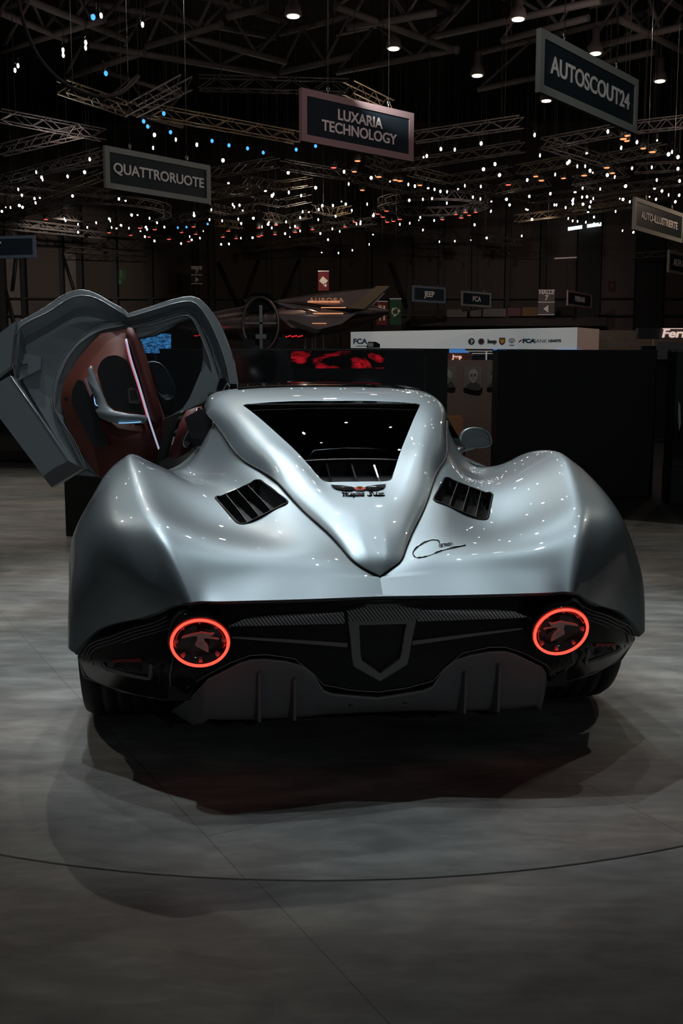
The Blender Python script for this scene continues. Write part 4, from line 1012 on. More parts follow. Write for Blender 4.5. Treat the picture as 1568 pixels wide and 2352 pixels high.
bm = B(); box(bm, (-.46, -.40, 1.85), (.42, .03, .02)); box(bm, (-.46, -.40, 1.80), (.035, .03, .50)); box(bm, (-.46, -.42, 1.70), (.12, .03, .05)); obj('duct_strut', bm, M['steel'], cf)
bm = B(); G = [[(-.46 + .24 * math.cos(a), y, 1.98 + .20 * math.sin(a)) for a in np.linspace(.6, 2.5, 10)] for y in (-.5, -.2, .2)]; grid_mesh(bm, np.array(G)); obj('canopy', bm, mat('teal_reflective_shell', (.03, .20, .24), .2, .8), cf)
bm = B(); prism(bm, [(-.62, -.5, 1.58), (-.72, -.5, 1.78), (-.60, -.5, 1.66), (-.46, -.5, 1.57)], (0, .02, 0)); prism(bm, [(-.30, -.5, 1.57), (-.20, -.5, 1.74), (-.12, -.5, 1.64), (-.22, -.5, 1.57)], (0, .02, 0)); obj('keel_fin', bm, M['gloss'], cf)
bm = B(); box(bm, (.25, -.46, 2.085), (.36, .01, .018)); box(bm, (.36, -.46, 2.02), (.28, .01, .01)); box(bm, (.30, -.46, 1.955), (.34, .01, .012)); box(bm, (.20, -.46, 1.845), (.16, .01, .008)); obj('warm_light_strip', bm, mat('warm_strip', (.4, .2, .1), .4, emit=(1, .42, .2), es=.6), cf)
bm = B()
for k in range(9): box(bm, (-.17 + .022 * k, -.50, 1.695 + .006 * (k % 3)), (.014, .01, .014))
for k in range(7): box(bm, (-1.2 + .045 * k, -.40, 1.71 + .008 * (k % 2)), (.035, .01, .014))
obj('red_marker_light', bm, mat('red_marker', (.3, .02, .02), .4, emit=(1, .02, .03), es=1.2), cf)
text('lettering', 'AURORA', .07, mat('warm_letter', (.4, .2, .1), .4, emit=(1, .45, .25), es=.25), cf, (.28, -.475, 2.10), ext=.002, sx=1.2, space=1.2)
for x in (-.02, .06, .095, .19):
    bm = B(); tube(bm, [(.05 + x, -.1, 1.78), (.05 + x, -.1, 0)], .008, 6); obj('clear_rod', bm, M['acrylic'] if 0 else mat('lit_acrylic', (.5, .5, .5), .2, spec=.8) if x < 0 else bpy.data.materials['lit_acrylic'], cf)
bm = B(); box(bm, (-.45, -.2, .75), (1.2, .6, 1.5)); obj('display_base', bm, M['dark'], cf)

# white fascia with marks (far stand)
M['fascia'] = mat('pale_grey_fascia', (.55, .57, .56), .5, emit=(.7, .75, .75), es=.16)  # slight emission added to brighten the board, which is no lamp
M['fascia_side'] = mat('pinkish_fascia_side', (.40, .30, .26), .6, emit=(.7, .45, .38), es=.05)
M['logo_d'] = mat('logo_dark', (.015, .02, .022), .5)
M['logo_b'] = mat('logo_blue', (.01, .06, .14), .5)
ff = empty('fascia_board', (4.62, 40, 2.15)); tag(ff, 'long pale fascia board with a row of car maker marks on the far stand', 'fascia')
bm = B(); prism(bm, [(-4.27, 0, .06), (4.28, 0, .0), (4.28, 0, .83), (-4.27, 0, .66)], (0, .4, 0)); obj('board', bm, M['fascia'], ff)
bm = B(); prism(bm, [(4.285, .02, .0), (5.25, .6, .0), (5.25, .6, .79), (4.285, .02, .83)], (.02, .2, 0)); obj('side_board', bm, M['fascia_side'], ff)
bm = B(); prism(bm, [(-4.27, 0, .06), (4.28, 0, .0), (4.28, 0, -.02), (-4.27, 0, .04)], (0, .4, 0)); obj('under_edge', bm, M['dark'], ff)
def px40(px): return (px - 784) / 2400 * 40.0 - 4.62
text('lettering', 'FCA', .26, M['logo_b'], ff, (px40(826), -.02, .30), ext=.005, bold=.012, sx=1.1)
bm = B(); box(bm, (px40(829), -.015, .13), (.40, .01, .025)); obj('tag_line', bm, M['logo_d'], ff)
def rnd(nm, px, r, m, m2):
    bm = B(); lathe(bm, [(r, 0), (r, .02)], 24, Matrix.Translation((px40(px), 0, .30)) @ Matrix.Rotation(R(90), 4, 'X')); obj(nm, bm, m, ff)
    bm = B(); lathe(bm, [(r * .72, .0), (r * .72, .03)], 24, Matrix.Translation((px40(px), 0, .30)) @ Matrix.Rotation(R(90), 4, 'X')); obj(nm + '_centre', bm, m2, ff)
rnd('round_mark', 1078.5, .125, M['logo_d'], M['grey_trim']); rnd('round_mark', 1100.5, .125, M['chrome'], mat('dark_red_mark', (.12, .01, .01), .4))
bm = B(); box(bm, (px40(1078.5), -.035, .30), (.02, .01, .17)); box(bm, (px40(1078.5) + .04, -.035, .32), (.06, .01, .03)); obj('mark_cross', bm, M['fascia'], ff)
bm = B(); box(bm, (px40(1100.5), -.035, .31), (.14, .01, .07)); obj('mark_bar', bm, M['logo_d'], ff)
text('lettering', 'Jeep', .20, M['logo_d'], ff, (px40(1125), -.02, .30), ext=.005, bold=.014)
bm = B(); prism(bm, [(px40(1148) + a * .115, -.02, .30 + b * .14) for a, b in [(-1, 1), (1, 1), (1, -.2), (.6, -.7), (0, -1), (-.6, -.7), (-1, -.2)]], (0, .03, 0)); obj('shield_mark', bm, mat('shield_red', (.2, .03, .02), .4), ff)
bm = B(); prism(bm, [(px40(1148) + a * .08, -.03, .31 + b * .09) for a, b in [(-1, .8), (1, .8), (.8, -.4), (0, -1), (-.8, -.4)]], (0, .02, 0)); obj('shield_centre', bm, M['yellow'], ff)
bm = B()
for k in (-1, 0, 1): tube(bm, [(px40(1170) + k * .05 - .035, -.01, .24), (px40(1170) + k * .045 - .02, -.01, .38), (px40(1170) + k * .045 + .02, -.01, .38), (px40(1170) + k * .05 + .035, -.01, .24)], .010, 5)
tube(bm, [(px40(1170) + .12 * math.cos(a), -.01, .30 + .12 * math.sin(a)) for a in np.linspace(0, 3.14, 12)], .010, 5); obj('arched_mark', bm, M['grey_trim'], ff)
text('lettering', 'mopar', .055, M['logo_d'], ff, (px40(1170), -.02, .165), ext=.004, bold=.004, sx=1.2)
bm = B(); prism(bm, [(px40(1185) + a, -.015, .30 + b) for a, b in [(0, -.05), (.12, .03), (.14, .09), (.02, .02)]], (0, .02, 0)); obj('red_flag_mark', bm, mat('flag_red', (.25, .02, .02), .4), ff)
text('lettering', 'FCA', .20, M['logo_b'], ff, (px40(1208), -.02, .315), ext=.005, bold=.014, sx=1.25)
text('lettering', 'BANK', .19, M['logo_d'], ff, (px40(1234), -.02, .315), ext=.004, bold=.0, sx=1.05)
text('lettering', 'LEASYS', .13, M['logo_d'], ff, (px40(1267), -.02, .325), ext=.004, bold=.008, sx=1.15)
text('lettering', 'Jeep', .2, mat('warm_sign_letter', (.5, .3, .2), .4, emit=(1, .6, .45), es=.7), ff, (px40(1044), -.4, -.28), ext=.01, bold=.01)
bm = B(); box(bm, (px40(1048), -.3, -.28), (1.0, .05, .3)); obj('red_board', bm, mat('dull_red_board', (.12, .03, .02), .6), ff)
M['bluep'] = mat('blue_panel', (.02, .08, .2), .4, emit=(.03, .13, .34), es=1.0)
for pts in ([(px40(1028), -.1, .02), (px40(1062), -.1, .02), (px40(1082), -.1, -.22), (px40(1028), -.1, -.22)], [(px40(1128), -.1, .02), (px40(1137), -.1, .02), (px40(1137), -.1, -.45), (px40(1128), -.1, -.45)], [(px40(1140), -.1, .0), (px40(1190), -.1, -.02), (px40(1190), -.1, -.1), (px40(1140), -.1, -.1)], [(px40(1270), -.1, 0), (px40(1330), -.1, -.0), (px40(1325), -.1, -.12), (px40(1265), -.1, -.1)]):
    bm = B(); prism(bm, pts, (0, .05, 0)); obj('blue_light_panel', bm, M['bluep'], ff)
bm = B(); box(bm, (px40(1105), -.1, -.06), (1.3, .05, .03)); box(bm, (px40(1105), -.1, -.15), (1.1, .05, .03)); box(bm, (px40(1112), -.1, -.25), (.05, .05, .4)); obj('white_shelf', bm, M['fascia'], ff)
bm = B()
for x in (-4.1, 4.1): box(bm, (x, .2, -1.1), (.2, .2, 2.2))
box(bm, (0, .6, -1.2), (8.5, .1, 2.0)); obj('back_wall', bm, M['dark'], ff)
wb = slab('timber_wall', 10.0, 13.6, 42.0, 0, 2.95, .3, mat('brown_timber', (.10, .075, .06), .7, noise=(8, .4)), 'brown timber clad stand wall right of the pale fascia', 'wall')
bm = B(); box(bm, (.55, -.17, 1.4), (.06, .03, 2.9)); obj('post', bm, mat('pale_post', (.25, .2, .17), .6), wb)
# maker stand at the right edge
fr = empty('stand_sign', (6.9, 20, 1.75)); tag(fr, 'dark fascia with glowing italic serif letters at the right edge', 'sign')
bm = B(); box(bm, (0, .1, .28), (2.6, .2, .20)); obj('board', bm, M['grey_trim'], fr)
M['letter_glow'] = mat('glowing_letters', (.5, .45, .42), .4, emit=(1, .72, .62), es=.65)
text('lettering', 'Ferrari', .22, M['letter_glow'], fr, (-.87, -.03, .27), ext=.01, bold=.006, align='LEFT', shear=.15, sx=1.25)
bm = B(); box(bm, (-.15, -.02, .365), (1.4, .02, .012)); obj('letter_bar', bm, M['letter_glow'], fr)
bm = B(); box(bm, (.0, .3, -.85), (2.3, .1, 1.8)); obj('stand_wall', bm, M['dark'], fr)
fa = empty('poster_board', (6.55, 19.8, 1.63)); tag(fa, 'small pale board with a blue caption under the glowing letters', 'sign')
bm = B(); box(bm, (0, 0, .07), (1.3, .05, .32)); obj('board', bm, mat('pale_pink_board', (.35, .30, .29), .6), fa)
bm = B(); box(bm, (-.05, -.03, .0), (.8, .02, .17)); obj('blue_panel', bm, mat('dark_blue_panel', (.01, .05, .09), .5), fa)
text('lettering', 'AUTO', .10, mat('pale_letter', (.45, .45, .45), .5), fa, (-.40, -.045, .035), ext=.003, align='LEFT', bold=.002)
bm = B(); tube(bm, [(0, 0, 0), (0, 0, -1.63)], .03, 6); obj('post', bm, M['dark'], fa)
dc = empty('spotlight_case', (.27, 8.93, 1.505)); tag(dc, 'small black lamp housing standing on top of the glossy black partition', 'lamp')
bm = B(); prism(bm, [(-.06, 0, 0), (-.045, 0, .05), (.02, 0, .05), (.055, 0, .03), (.055, 0, 0)], (0, .06, 0)); obj('housing', bm, M['black_chrome'], dc)
bm = B(); box(bm, (-.025, -.002, .024), (.045, .003, .032)); obj('front_glass', bm, M['steel'], dc)

# ================================================================== HALL SHELL
M['hallwall'] = mat('brown_grey_cladding', (.055, .042, .036), .8, noise=(2.0, .2))
nt = M['hallwall'].node_tree
M['hallcol'] = mat('black_steel', (.010, .009, .009), .6)
M['lit_panel'] = mat('lit_wall_panel', (.16, .135, .12), .8, noise=(1.5, .25))  # light falling on the left wall panels put into a paler colour
bm = B(); box(bm, (0, 82.2, 10), (96, .3, 20)); tag(obj('wall_back', bm, M['hallwall']), kind='structure')
bm = B(); box(bm, (-47.5, 42, 10), (.3, 106, 20)); tag(obj('wall_left', bm, M['hallwall']), kind='structure')
bm = B(); box(bm, (47.5, 42, 10), (.3, 106, 20)); tag(obj('wall_right', bm, M['hallwall']), kind='structure')
bm = B(); box(bm, (0, 45, 20.2), (96, 100, .3)); tag(obj('ceiling', bm, mat('black_ceiling', (.010, .009, .009), .9)), kind='structure')
def px82(px): return (px - 784) / 2400 * 82.0
for i, (a, b) in enumerate([(18, 32), (68, 77), (155, 163), (192, 205), (272, 283), (350, 362), (455, 464), (488, 500), (618, 628), (674, 690), (770, 780), (840, 850), (930, 940), (1000, 1010), (1075, 1085), (1150, 1160), (1228, 1240), (1311, 1362), (1442, 1502), (1560, 1575)]):
    x0, x1 = px82(a), px82(b)
    bm = B(); box(bm, ((x0 + x1) / 2, 81.7, 7.0), (x1 - x0, .7, 14)); box(bm, ((x0 + x1) / 2, 81.5, .2), (x1 - x0 + .3, 1.1, .4)); tag(obj('trim_%d' % (i + 1), bm, M['hallcol']), kind='structure')
for i, (a, b, z0, z1) in enumerate([(32, 68, 0, 11.0), (163, 192, 0, 10.4), (78, 155, 0, 11.8), (1364, 1442, 2.5, 12.4)]):
    x0, x1 = px82(a), px82(b)
    bm = B(); box(bm, ((x0 + x1) / 2, 82.0, (z0 + z1) / 2), (x1 - x0, .15, z1 - z0)); tag(obj('trim_%d' % (i + 31), bm, M['lit_panel'] if i < 2 else mat('muted_panel_%d' % i, (.085, .066, .062), .8)), kind='structure')
for i, (a, za, b, zb) in enumerate([(66, 11, 50, 7.5), (35, 7.5, 62, 3.2), (164, 10.2, 196, 6.4), (510, 9.6, 555, 6.2), (600, 9.8, 560, 6.2), (690, 9.8, 640, 6.0), (890, 9.6, 930, 6.2)]):
    bm = B(); tube(bm, [(px82(a), 81.3, za), (px82(b), 81.3, zb)], .13, 6); tag(obj('trim_%d' % (i + 41), bm, M['hallcol']), kind='structure')
bm = B()
for z in (5.6, 6.9): box(bm, (0, 81.4, z), (80, .25, .12))
tag(obj('trim_50', bm, M['hallcol']), kind='structure')
# lit window strips high in the back wall
wl = mat('daylight_window', (.3, .35, .35), .4, emit=(.85, 1, .98), es=1.3)
for i, (a, b) in enumerate([(1283, 1315), (1325, 1357)]):
    bm = B()
    for k in range(6):
        t = (k + .5) / 6; x = px82(a + (b - a) * t); box(bm, (x, 80.9, 12.0 + (a + (b - a) * t - 1283) * .005), (px82(b) - px82(a)) and ((px82(b) - px82(a)) / 6 * .86, .05, .26))
    tag(obj('window_%d' % (i + 1), bm, wl), kind='structure')
bm = B(); tube(bm, [(px82(1262), 82.0, 9.95), (px82(1311), 82.0, 10.03)], .045, 6); tag(obj('light_rail', bm, mat('lit_rail', (.3, .25, .22), .5, emit=(.6, .45, .4), es=.25)), 'thin dull light rail high on the back wall above the hall signs', 'light')
for i, (a, b, z, c) in enumerate([(28, 66, 9.55, .1), (162, 192, 9.05, .1)]): pass
# gallery counter with lit boards
gl = empty('gallery', (0, 74, 0)); tag(gl, 'long upper gallery with a row of small dim boards on the back wall', 'balcony')
bm = B(); prism(bm, [(4.8, 0, 4.5), (18.5, 0, 4.5), (18.5, 0, 5.1), (4.8, 0, 5.0)], (0, 4, 0)); box(bm, (12, 3, 2.2), (13, .3, 4.6)); obj('parapet', bm, mat('dark_brown_parapet', (.03, .022, .02), .8), gl)
def px74(px): return (px - 784) / 2400 * 74.0
for a, b, z0, z1, c in [(951, 989, 5.12, 5.58, (.10, .085, .08)), (993, 1013, 5.12, 5.6, (.09, .075, .07)), (1017, 1068, 5.12, 5.66, (.12, .10, .09)), (1075, 1100, 5.15, 5.65, (.10, .085, .075)), (1104, 1156, 5.15, 5.7, (.11, .09, .085)), (1160, 1189, 5.2, 5.75, (.10, .03, .035)), (1193, 1228, 5.2, 5.8, (.12, .07, .02))]:
    bm = B(); box(bm, ((px74(a) + px74(b)) / 2, .2, (z0 + z1) / 2), (px74(b) - px74(a), .08, z1 - z0)); obj('board', bm, mat('gallery_board', c, .7), gl)

# ================================================================== HANGING SIGNS
M['navy'] = mat('dark_navy_panel', (.017, .026, .033), .5)
M['sfr'] = mat('sign_frame_grey', (.26, .265, .25), .6)
M['sfr_p'] = mat('sign_frame_rose', (.33, .22, .22), .6)
M['sfr_b'] = mat('sign_frame_blue', (.12, .15, .19), .6)
M['slet'] = mat('sign_letter_white', (.82, .75, .73), .6)
def sign(loc, w_, h_, yaw, lines, size, label, frame='sfr', sx=1.0, wires=True, top=20.1, lit=0.0, group='grey framed hanging signs'):
    r = empty('hanging_sign', loc, (0, 0, R(yaw))); tag(r, label, 'sign', group)
    b = .135 * h_
    bm = B()
    box(bm, (0, 0, h_ / 2 - b / 2), (w_, .09, b)); box(bm, (0, 0, -h_ / 2 + b / 2), (w_, .09, b))
    box(bm, (-w_ / 2 + b / 2, 0, 0), (b, .09, h_ - 2 * b)); box(bm, (w_ / 2 - b / 2, 0, 0), (b, .09, h_ - 2 * b)); obj('frame', bm, M[frame], r)
    bm = B(); box(bm, (0, 0, 0), (w_ - 2 * b, .05, h_ - 2 * b)); obj('panel', bm, M['navy'], r)
    for i, s in enumerate(lines):
        text('lettering', s, size, M['slet'], r, (0, -.04, (len(lines) - 1) * size * .46 - i * size * .92 + size * .0), ext=.004, bold=size * .020, sx=sx)
    if wires:
        for x in (-w_ * .27, w_ * .27):
            bm = B(); tube(bm, [(x, 0, h_ / 2), (x, 0, top - loc[2])], .008, 4); obj('wire', bm, M['steel'], r)
            bm = B(); tube(bm, [(x, 0, h_ / 2 - .01), (x, 0, h_ / 2 + .12)], .02, 6); tube(bm, [(x + .035 * math.cos(a), 0, h_ / 2 + .10 + .05 * math.sin(a)) for a in np.linspace(0, 6.283, 12, endpoint=False)], .012, 5, closed=True); obj('hook', bm, M['steel'], r)
    return r
sign((4.45, 19.5, 6.37), 3.93, 1.0, 51.4, ['AUTOSCOUT24'], .40, 'largest grey framed hanging sign, at upper right, with one long word ending in digits', sx=1.12)
sign((.36, 22.33, 6.30), 3.11, 1.0, 41.5, ['LUXARIA', 'TECHNOLOGY'], .29, 'rose framed hanging sign at top centre with two lines of text', 'sfr_p', sx=1.05)
sign((-4.63, 27.49, 6.24), 3.38, 1.0, 48.5, ['QUATTRORUOTE'], .34, 'grey framed hanging sign at left above the raised door', sx=1.06)
sign((10.51, 35.59, 6.26), 4.42, 1.0, 53.1, ['AUTO-ILLUSTRIERTE'], .33, 'dim grey framed hanging sign with a hyphenated word near the right edge', sx=1.10)
sign((15.85, 49.62, 6.26), 3.75, 1.0, 52.2, ['ALFA ROMEO'], .42, 'hanging sign cut off by the right edge below the hyphenated one', sx=1.0)
sign((-16.1, 49.0, 6.95), 4.6, 1.0, -12, ['FIAT'], .62, 'blue grey framed hanging sign cut off by the left edge', 'sfr_b')
sign((5.51, 67.0, 6.15), 2.86, 1.0, 39.5, ['JEEP'], .48, 'small far hanging sign with four letters and bluish frame, left of the three far ones', 'sfr_b')
sign((9.24, 72.96, 6.26), 3.13, 1.0, 43.4, ['FCA'], .48, 'small far hanging sign with three letters, middle of the three far ones')
sign((16.09, 71.93, 6.16), 4.6, 1.0, 57.1, ['FERRARI'], .50, 'small far hanging sign with seven letters, right of the three far ones', 'sfr_p')
def hall_board(loc, w_, h_, label, arrow, c):
    r = empty('direction_sign', loc); tag(r, label, 'sign')
    bm = B(); box(bm, (0, 0, 0), (w_, .08, h_)); obj('panel', bm, mat('muted_sign_panel', c, .7), r)
    for z in (h_ / 2 - .03, .02, -h_ / 2 + .03):
        bm = B(); box(bm, (0, -.05, z), (w_, .02, .05)); obj('rule', bm, M['slet'], r)
    text('lettering', 'HALLE', w_ * .32, M['slet'], r, (0, -.05, h_ * .39), ext=.004, bold=.012)
    text('lettering', '7', w_ * .42, M['slet'], r, (0, -.05, h_ * .17), ext=.004, bold=.012)
    s = arrow; bm = B(); prism(bm, [(s * .18 * w_, -.045, -h_ * .25), (-s * .12 * w_, -.045, -h_ * .10), (-s * .12 * w_, -.045, -h_ * .40)], (0, -.02, 0)); obj('arrow', bm, M['slet'], r)
    bm = B(); tube(bm, [(0, 0, h_ / 2), (0, 0, 20.1 - loc[2])], .015, 4); obj('wire', bm, M['steel'], r)
hall_board((14.05, 73, 6.05), 1.12, 1.72, 'small hall number sign with a left pointing arrow, between the far hanging signs', -1, (.10, .085, .085))
hall_board((-10.3, 76, 8.15), .80, 1.25, 'faint hall number sign with a right pointing arrow on the back left wall', 1, (.035, .028, .025))
def banner(px, z0, z1, w_, c, label, icon):
    x = (px - 784) / 2400 * 60.0
    r = empty('icon_banner', (x, 60, (z0 + z1) / 2)); h_ = z1 - z0; tag(r, label, 'banner')
    bm = B(); box(bm, (0, 0, 0), (w_, .04, h_)); obj('cloth', bm, mat('banner_cloth', c, .8), r)
    bm = B(); box(bm, (0, -.02, h_ / 2 - .02), (w_ * 1.04, .06, .05)); tube(bm, [(0, 0, h_ / 2), (0, 0, 20.1 - (z0 + z1) / 2)], .012, 4); obj('rod', bm, M['steel'], r)
    bm = B(); icon(bm, w_, h_); obj('icon', bm, M['slet'], r)
def ic_fork(bm, w_, h_):
    box(bm, (-.18 * w_, -.03, -.12 * h_), (.10 * w_, .02, .40 * h_)); box(bm, (-.18 * w_, -.03, .18 * h_), (.26 * w_, .02, .12 * h_))
    for k in (-.10, 0, .10): box(bm, ((-.18 + k) * w_, -.03, .27 * h_), (.06 * w_, .02, .12 * h_))
    box(bm, (.20 * w_, -.03, .0), (.16 * w_, .02, .62 * h_))
def ic_rec(bm, w_, h_):
    for k in range(3):
        a = R(90 + 120 * k); rr_ = .30 * w_
        tube(bm, [(rr_ * math.cos(a + t), -.03, rr_ * math.sin(a + t)) for t in (-.75, -.3, .2, .6)], .055 * w_, 5)
        p = a + .6; c = Vector((rr_ * math.cos(p), -.03, rr_ * math.sin(p))); t_ = Vector((-math.sin(p), 0, math.cos(p))); n_ = Vector((math.cos(p), 0, math.sin(p)))
        prism(bm, [c + n_ * .16 * w_, c + t_ * .22 * w_, c - n_ * .16 * w_], (0, -.02, 0))
def ic_tick(bm, w_, h_):
    m_ = Matrix.Rotation(R(40), 4, 'Y'); box(bm, (0, -.03, .0), (.62 * w_, .02, .30 * h_), mtx=m_)
    box(bm, (.15 * w_, -.03, -.22 * h_), (.3 * w_, .02, .12 * h_), mtx=m_)
banner(743.5, 5.85, 6.95, .60, (.16, .02, .03), 'dark red banner with a ticket icon above the winged craft', ic_tick)
banner(875.5, 3.95, 5.28, .60, (.13, .022, .025), 'dark red banner with a fork and knife icon', ic_fork)
banner(906, 3.95, 5.42, .64, (.022, .085, .045), 'dark green banner with a recycling icon', ic_rec)
r = empty('fire_sign', (px82(126.5), 82.0, 10.65)); tag(r, 'dark red square fire point sign on the back left wall', 'sign')
bm = B(); box(bm, (0, 0, 0), (.62, .05, .75)); obj('panel', bm, mat('dark_red_panel', (.10, .018, .015), .7), r); text('lettering', 'F', .5, M['slet'], r, (0, -.03, 0), ext=.003, bold=.01)
r = empty('fire_sign', (px82(1392), 81.88, 7.85)); tag(r, 'faint red square fire point sign on the right wall panel', 'sign')
bm = B(); box(bm, (0, 0, 0), (.55, .05, .8)); obj('panel', bm, mat('dark_red_panel_dim', (.05, .012, .012), .7), r); text('lettering', 'F', .42, mat('dim_letter', (.16, .12, .12), .7), r, (0, -.03, 0), ext=.003, bold=.01)
r = empty('exit_sign', (px82(286), 81.98, 8.7)); tag(r, 'dim green emergency exit sign with a running figure on the back left wall', 'sign')
bm = B(); box(bm, (0, 0, 0), (1.0, .05, .75)); prism(bm, [(-.35, -.02, -.37), (.35, -.02, -.37), (0, -.02, -.8)], (0, .04, 0)); obj('panel', bm, mat('green_sign', (.018, .05, .022), .7, emit=(.01, .05, .02), es=.1), r)
bm = B(); box(bm, (-.28, -.035, 0), (.18, .02, .6)); tube(bm, curve_pts([(.05, -.04, .2), (.12, -.04, .02), (.02, -.04, -.2)], 3), .05, 5); tube(bm, [(.12, -.04, .02), (.24, -.04, -.12)], .04, 5); tube(bm, [(.0, -.04, .12), (.22, -.04, .16)], .035, 5); lathe(bm, [(.06, 0), (.06, .02)], 10, Matrix.Translation((.08, -.03, .30)) @ Matrix.Rotation(R(90), 4, 'X')); box(bm, (0, -.04, -.52), (.12, .02, .18)); obj('running_figure', bm, mat('pale_green', (.22, .22, .12), .7), r)

# ================================================================== TRUSSES, BEAMS AND HALL LIGHTS
M['alu'] = mat('truss_aluminium', (.17, .145, .135), .5, .5)
M['alu_w'] = mat('warm_lit_aluminium', (.30, .23, .15), .42, .7)  # warm light on some of the trusses put into the colour
M['beam'] = mat('roof_steel', (.075, .065, .062), .7, .1)
WHITE=[(-12.2,44.1),(-13.9,46.4),(-14.2,47.9),(-16.0,51.3),(-15.8,51.4),(-15.2,50.8),(-15.2,51.3),(-14.2,50.0),(-13.9,48.8),(-13.6,48.6),(-11.0,43.4),(-12.0,48.1),(-12.0,42.5),(-10.1,42.5),(-10.1,48.9),(-9.9,49.4),(-14.2,55.1),(-14.3,55.7),(-11.9,55.1),(-12.0,55.8),(-10.5,53.8),(-10.2,53.8),(-12.9,56.5),(-13.8,58.3),(-14.8,60.3),(-10.7,59.1),(-10.6,58.2),(-11.2,59.8),(-11.4,62.2),(-11.2,64.2),(-9.6,58.2),(-16.6,52.6),(-12.5,58.4),(-12.3,58.7),(-11.6,58.6),(-9.8,54.9),(-14.0,57.1),(-11.8,57.5),(-9.7,56.5),(-4.7,44.9),(-2.1,42.6),(-2.3,47.2),(-5.1,50.5),(-4.8,50.7),(-5.1,51.2),(-4.8,52.3),(-6.3,52.1),(-7.3,53.2),(-7.4,54.0),(-6.8,55.4),(-5.3,56.8),(-3.8,56.3),(-3.9,57.1),(-3.8,58.5),(-4.3,58.1),(-4.5,54.9),(-2.1,54.7),(-1.6,52.8),(-1.9,52.7),(-1.1,52.0),(-0.9,50.8),(-0.4,50.8),(0.2,50.4),(-0.0,49.6),(0.1,42.4),(0.3,45.1),(-0.3,54.2),(-1.2,55.4),(-2.9,56.2),(-2.8,58.4),(-2.5,57.9),(-2.3,59.7),(-0.5,58.9),(-0.8,63.6),(-0.1,59.9),(-1.3,70.3),(-0.2,70.6),(-7.4,65.9),(-6.9,65.7),(-5.9,62.9),(-5.2,62.7),(-7.7,59.8),(-8.3,62.9),(-9.8,65.5),(-8.8,62.2),(-8.9,63.7),(-3.2,60.9),(-3.0,62.3),(-1.2,60.8),(-6.2,55.8),(-5.3,55.2),(-3.1,48.1),(-3.0,47.6),(-3.3,46.8),(-1.8,48.0),(-1.1,46.0),(4.8,37.3),(3.5,38.2),(4.0,38.3),(3.0,39.6),(3.1,39.4),(5.8,40.9),(5.5,41.9),(6.3,43.1),(1.2,43.7),(2.0,44.5),(2.8,45.2),(3.1,45.6),(4.0,46.4),(4.3,46.9),(4.6,47.0),(5.0,46.3),(5.9,45.7),(5.9,48.4),(6.3,48.9),(7.5,49.0),(7.9,50.6),(6.9,49.6),(5.2,45.5),(4.9,50.1),(7.3,52.6),(7.1,57.3),(1.2,50.4),(1.6,53.3),(1.6,54.0),(3.6,56.7),(3.1,57.1),(4.8,55.7),(4.0,54.6),(4.0,55.6),(1.0,56.1),(1.0,56.9),(0.8,57.0),(0.5,52.3),(3.1,49.3),(3.7,46.1),(3.7,49.0),(4.1,48.8),(6.4,36.0),(8.7,35.5),(10.1,37.1),(10.7,36.8),(9.8,38.0),(11.8,39.1),(12.3,39.6),(11.8,38.7),(7.2,39.3),(8.8,38.9),(8.5,40.7),(8.5,40.4),(9.0,41.3),(9.3,41.3),(9.7,42.2),(9.9,42.6),(10.6,43.1),(11.0,43.5),(8.5,43.0),(7.6,44.2),(12.0,45.6),(13.4,46.2),(13.9,46.8),(13.9,44.4),(15.0,47.9),(14.5,47.8),(14.3,49.0),(13.8,48.3),(11.9,41.5),(13.0,41.8),(12.9,44.2),(10.3,46.1),(11.1,46.3),(10.2,47.1),(8.4,48.2),(9.2,47.5),(11.0,48.3),(10.8,48.4),(11.3,50.4),(12.6,48.8),(12.8,49.0),(13.3,49.7),(10.0,50.6),(10.1,50.6),(10.7,51.4),(8.9,51.9),(13.4,52.6),(9.8,55.3),(12.8,54.5),(12.3,56.0),(12.8,56.3),(13.3,56.6),(13.8,57.4),(11.6,55.0),(12.0,55.8),(11.2,41.7),(15.4,49.7),(10.5,48.8),(10.6,49.4),(10.8,50.3),(11.5,49.7),(11.4,48.8),(11.8,51.2),(12.1,52.8),(10.4,61.9),(15.6,57.5),(16.4,60.3),(15.6,59.6),(18.9,59.6),(1.8,61.3),(1.7,65.9),(0.7,69.0),(4.5,59.3),(5.9,64.6),(6.8,64.3),(7.7,63.8),(8.5,62.8),(10.4,61.9),(7.1,57.3),(7.3,52.5),(9.8,55.3),(9.0,52.1),(-6.2,36.0),(-5.6,36.7),(-5.0,37.5),(-6.6,38.0),(-4.4,40.2),(-2.1,42.5),(-2.3,47.1),(-3.1,48.0),(-9.3,40.0),(-12.1,43.6),(-11.0,43.4)]
BLUE=[(-8.4,58.2),(-8.9,58.4),(-7.1,57.0),(-5.4,33.1),(-6.2,34.1),(-6.2,34.8),(-5.6,35.6),(-4.4,36.9),(-3.9,37.6),(-3.3,38.1),(-2.8,38.8),(-1.6,38.3),(-0.9,37.7),(-6.2,28.8),(-5.5,24.4)]
COLD=[(-4.5,24.9),(-6.1,26.2),(-6.2,26.6),(-6.8,26.8),(-6.9,27.2),(-8.3,28.1),(-8.5,28.5),(-5.3,24.3)]
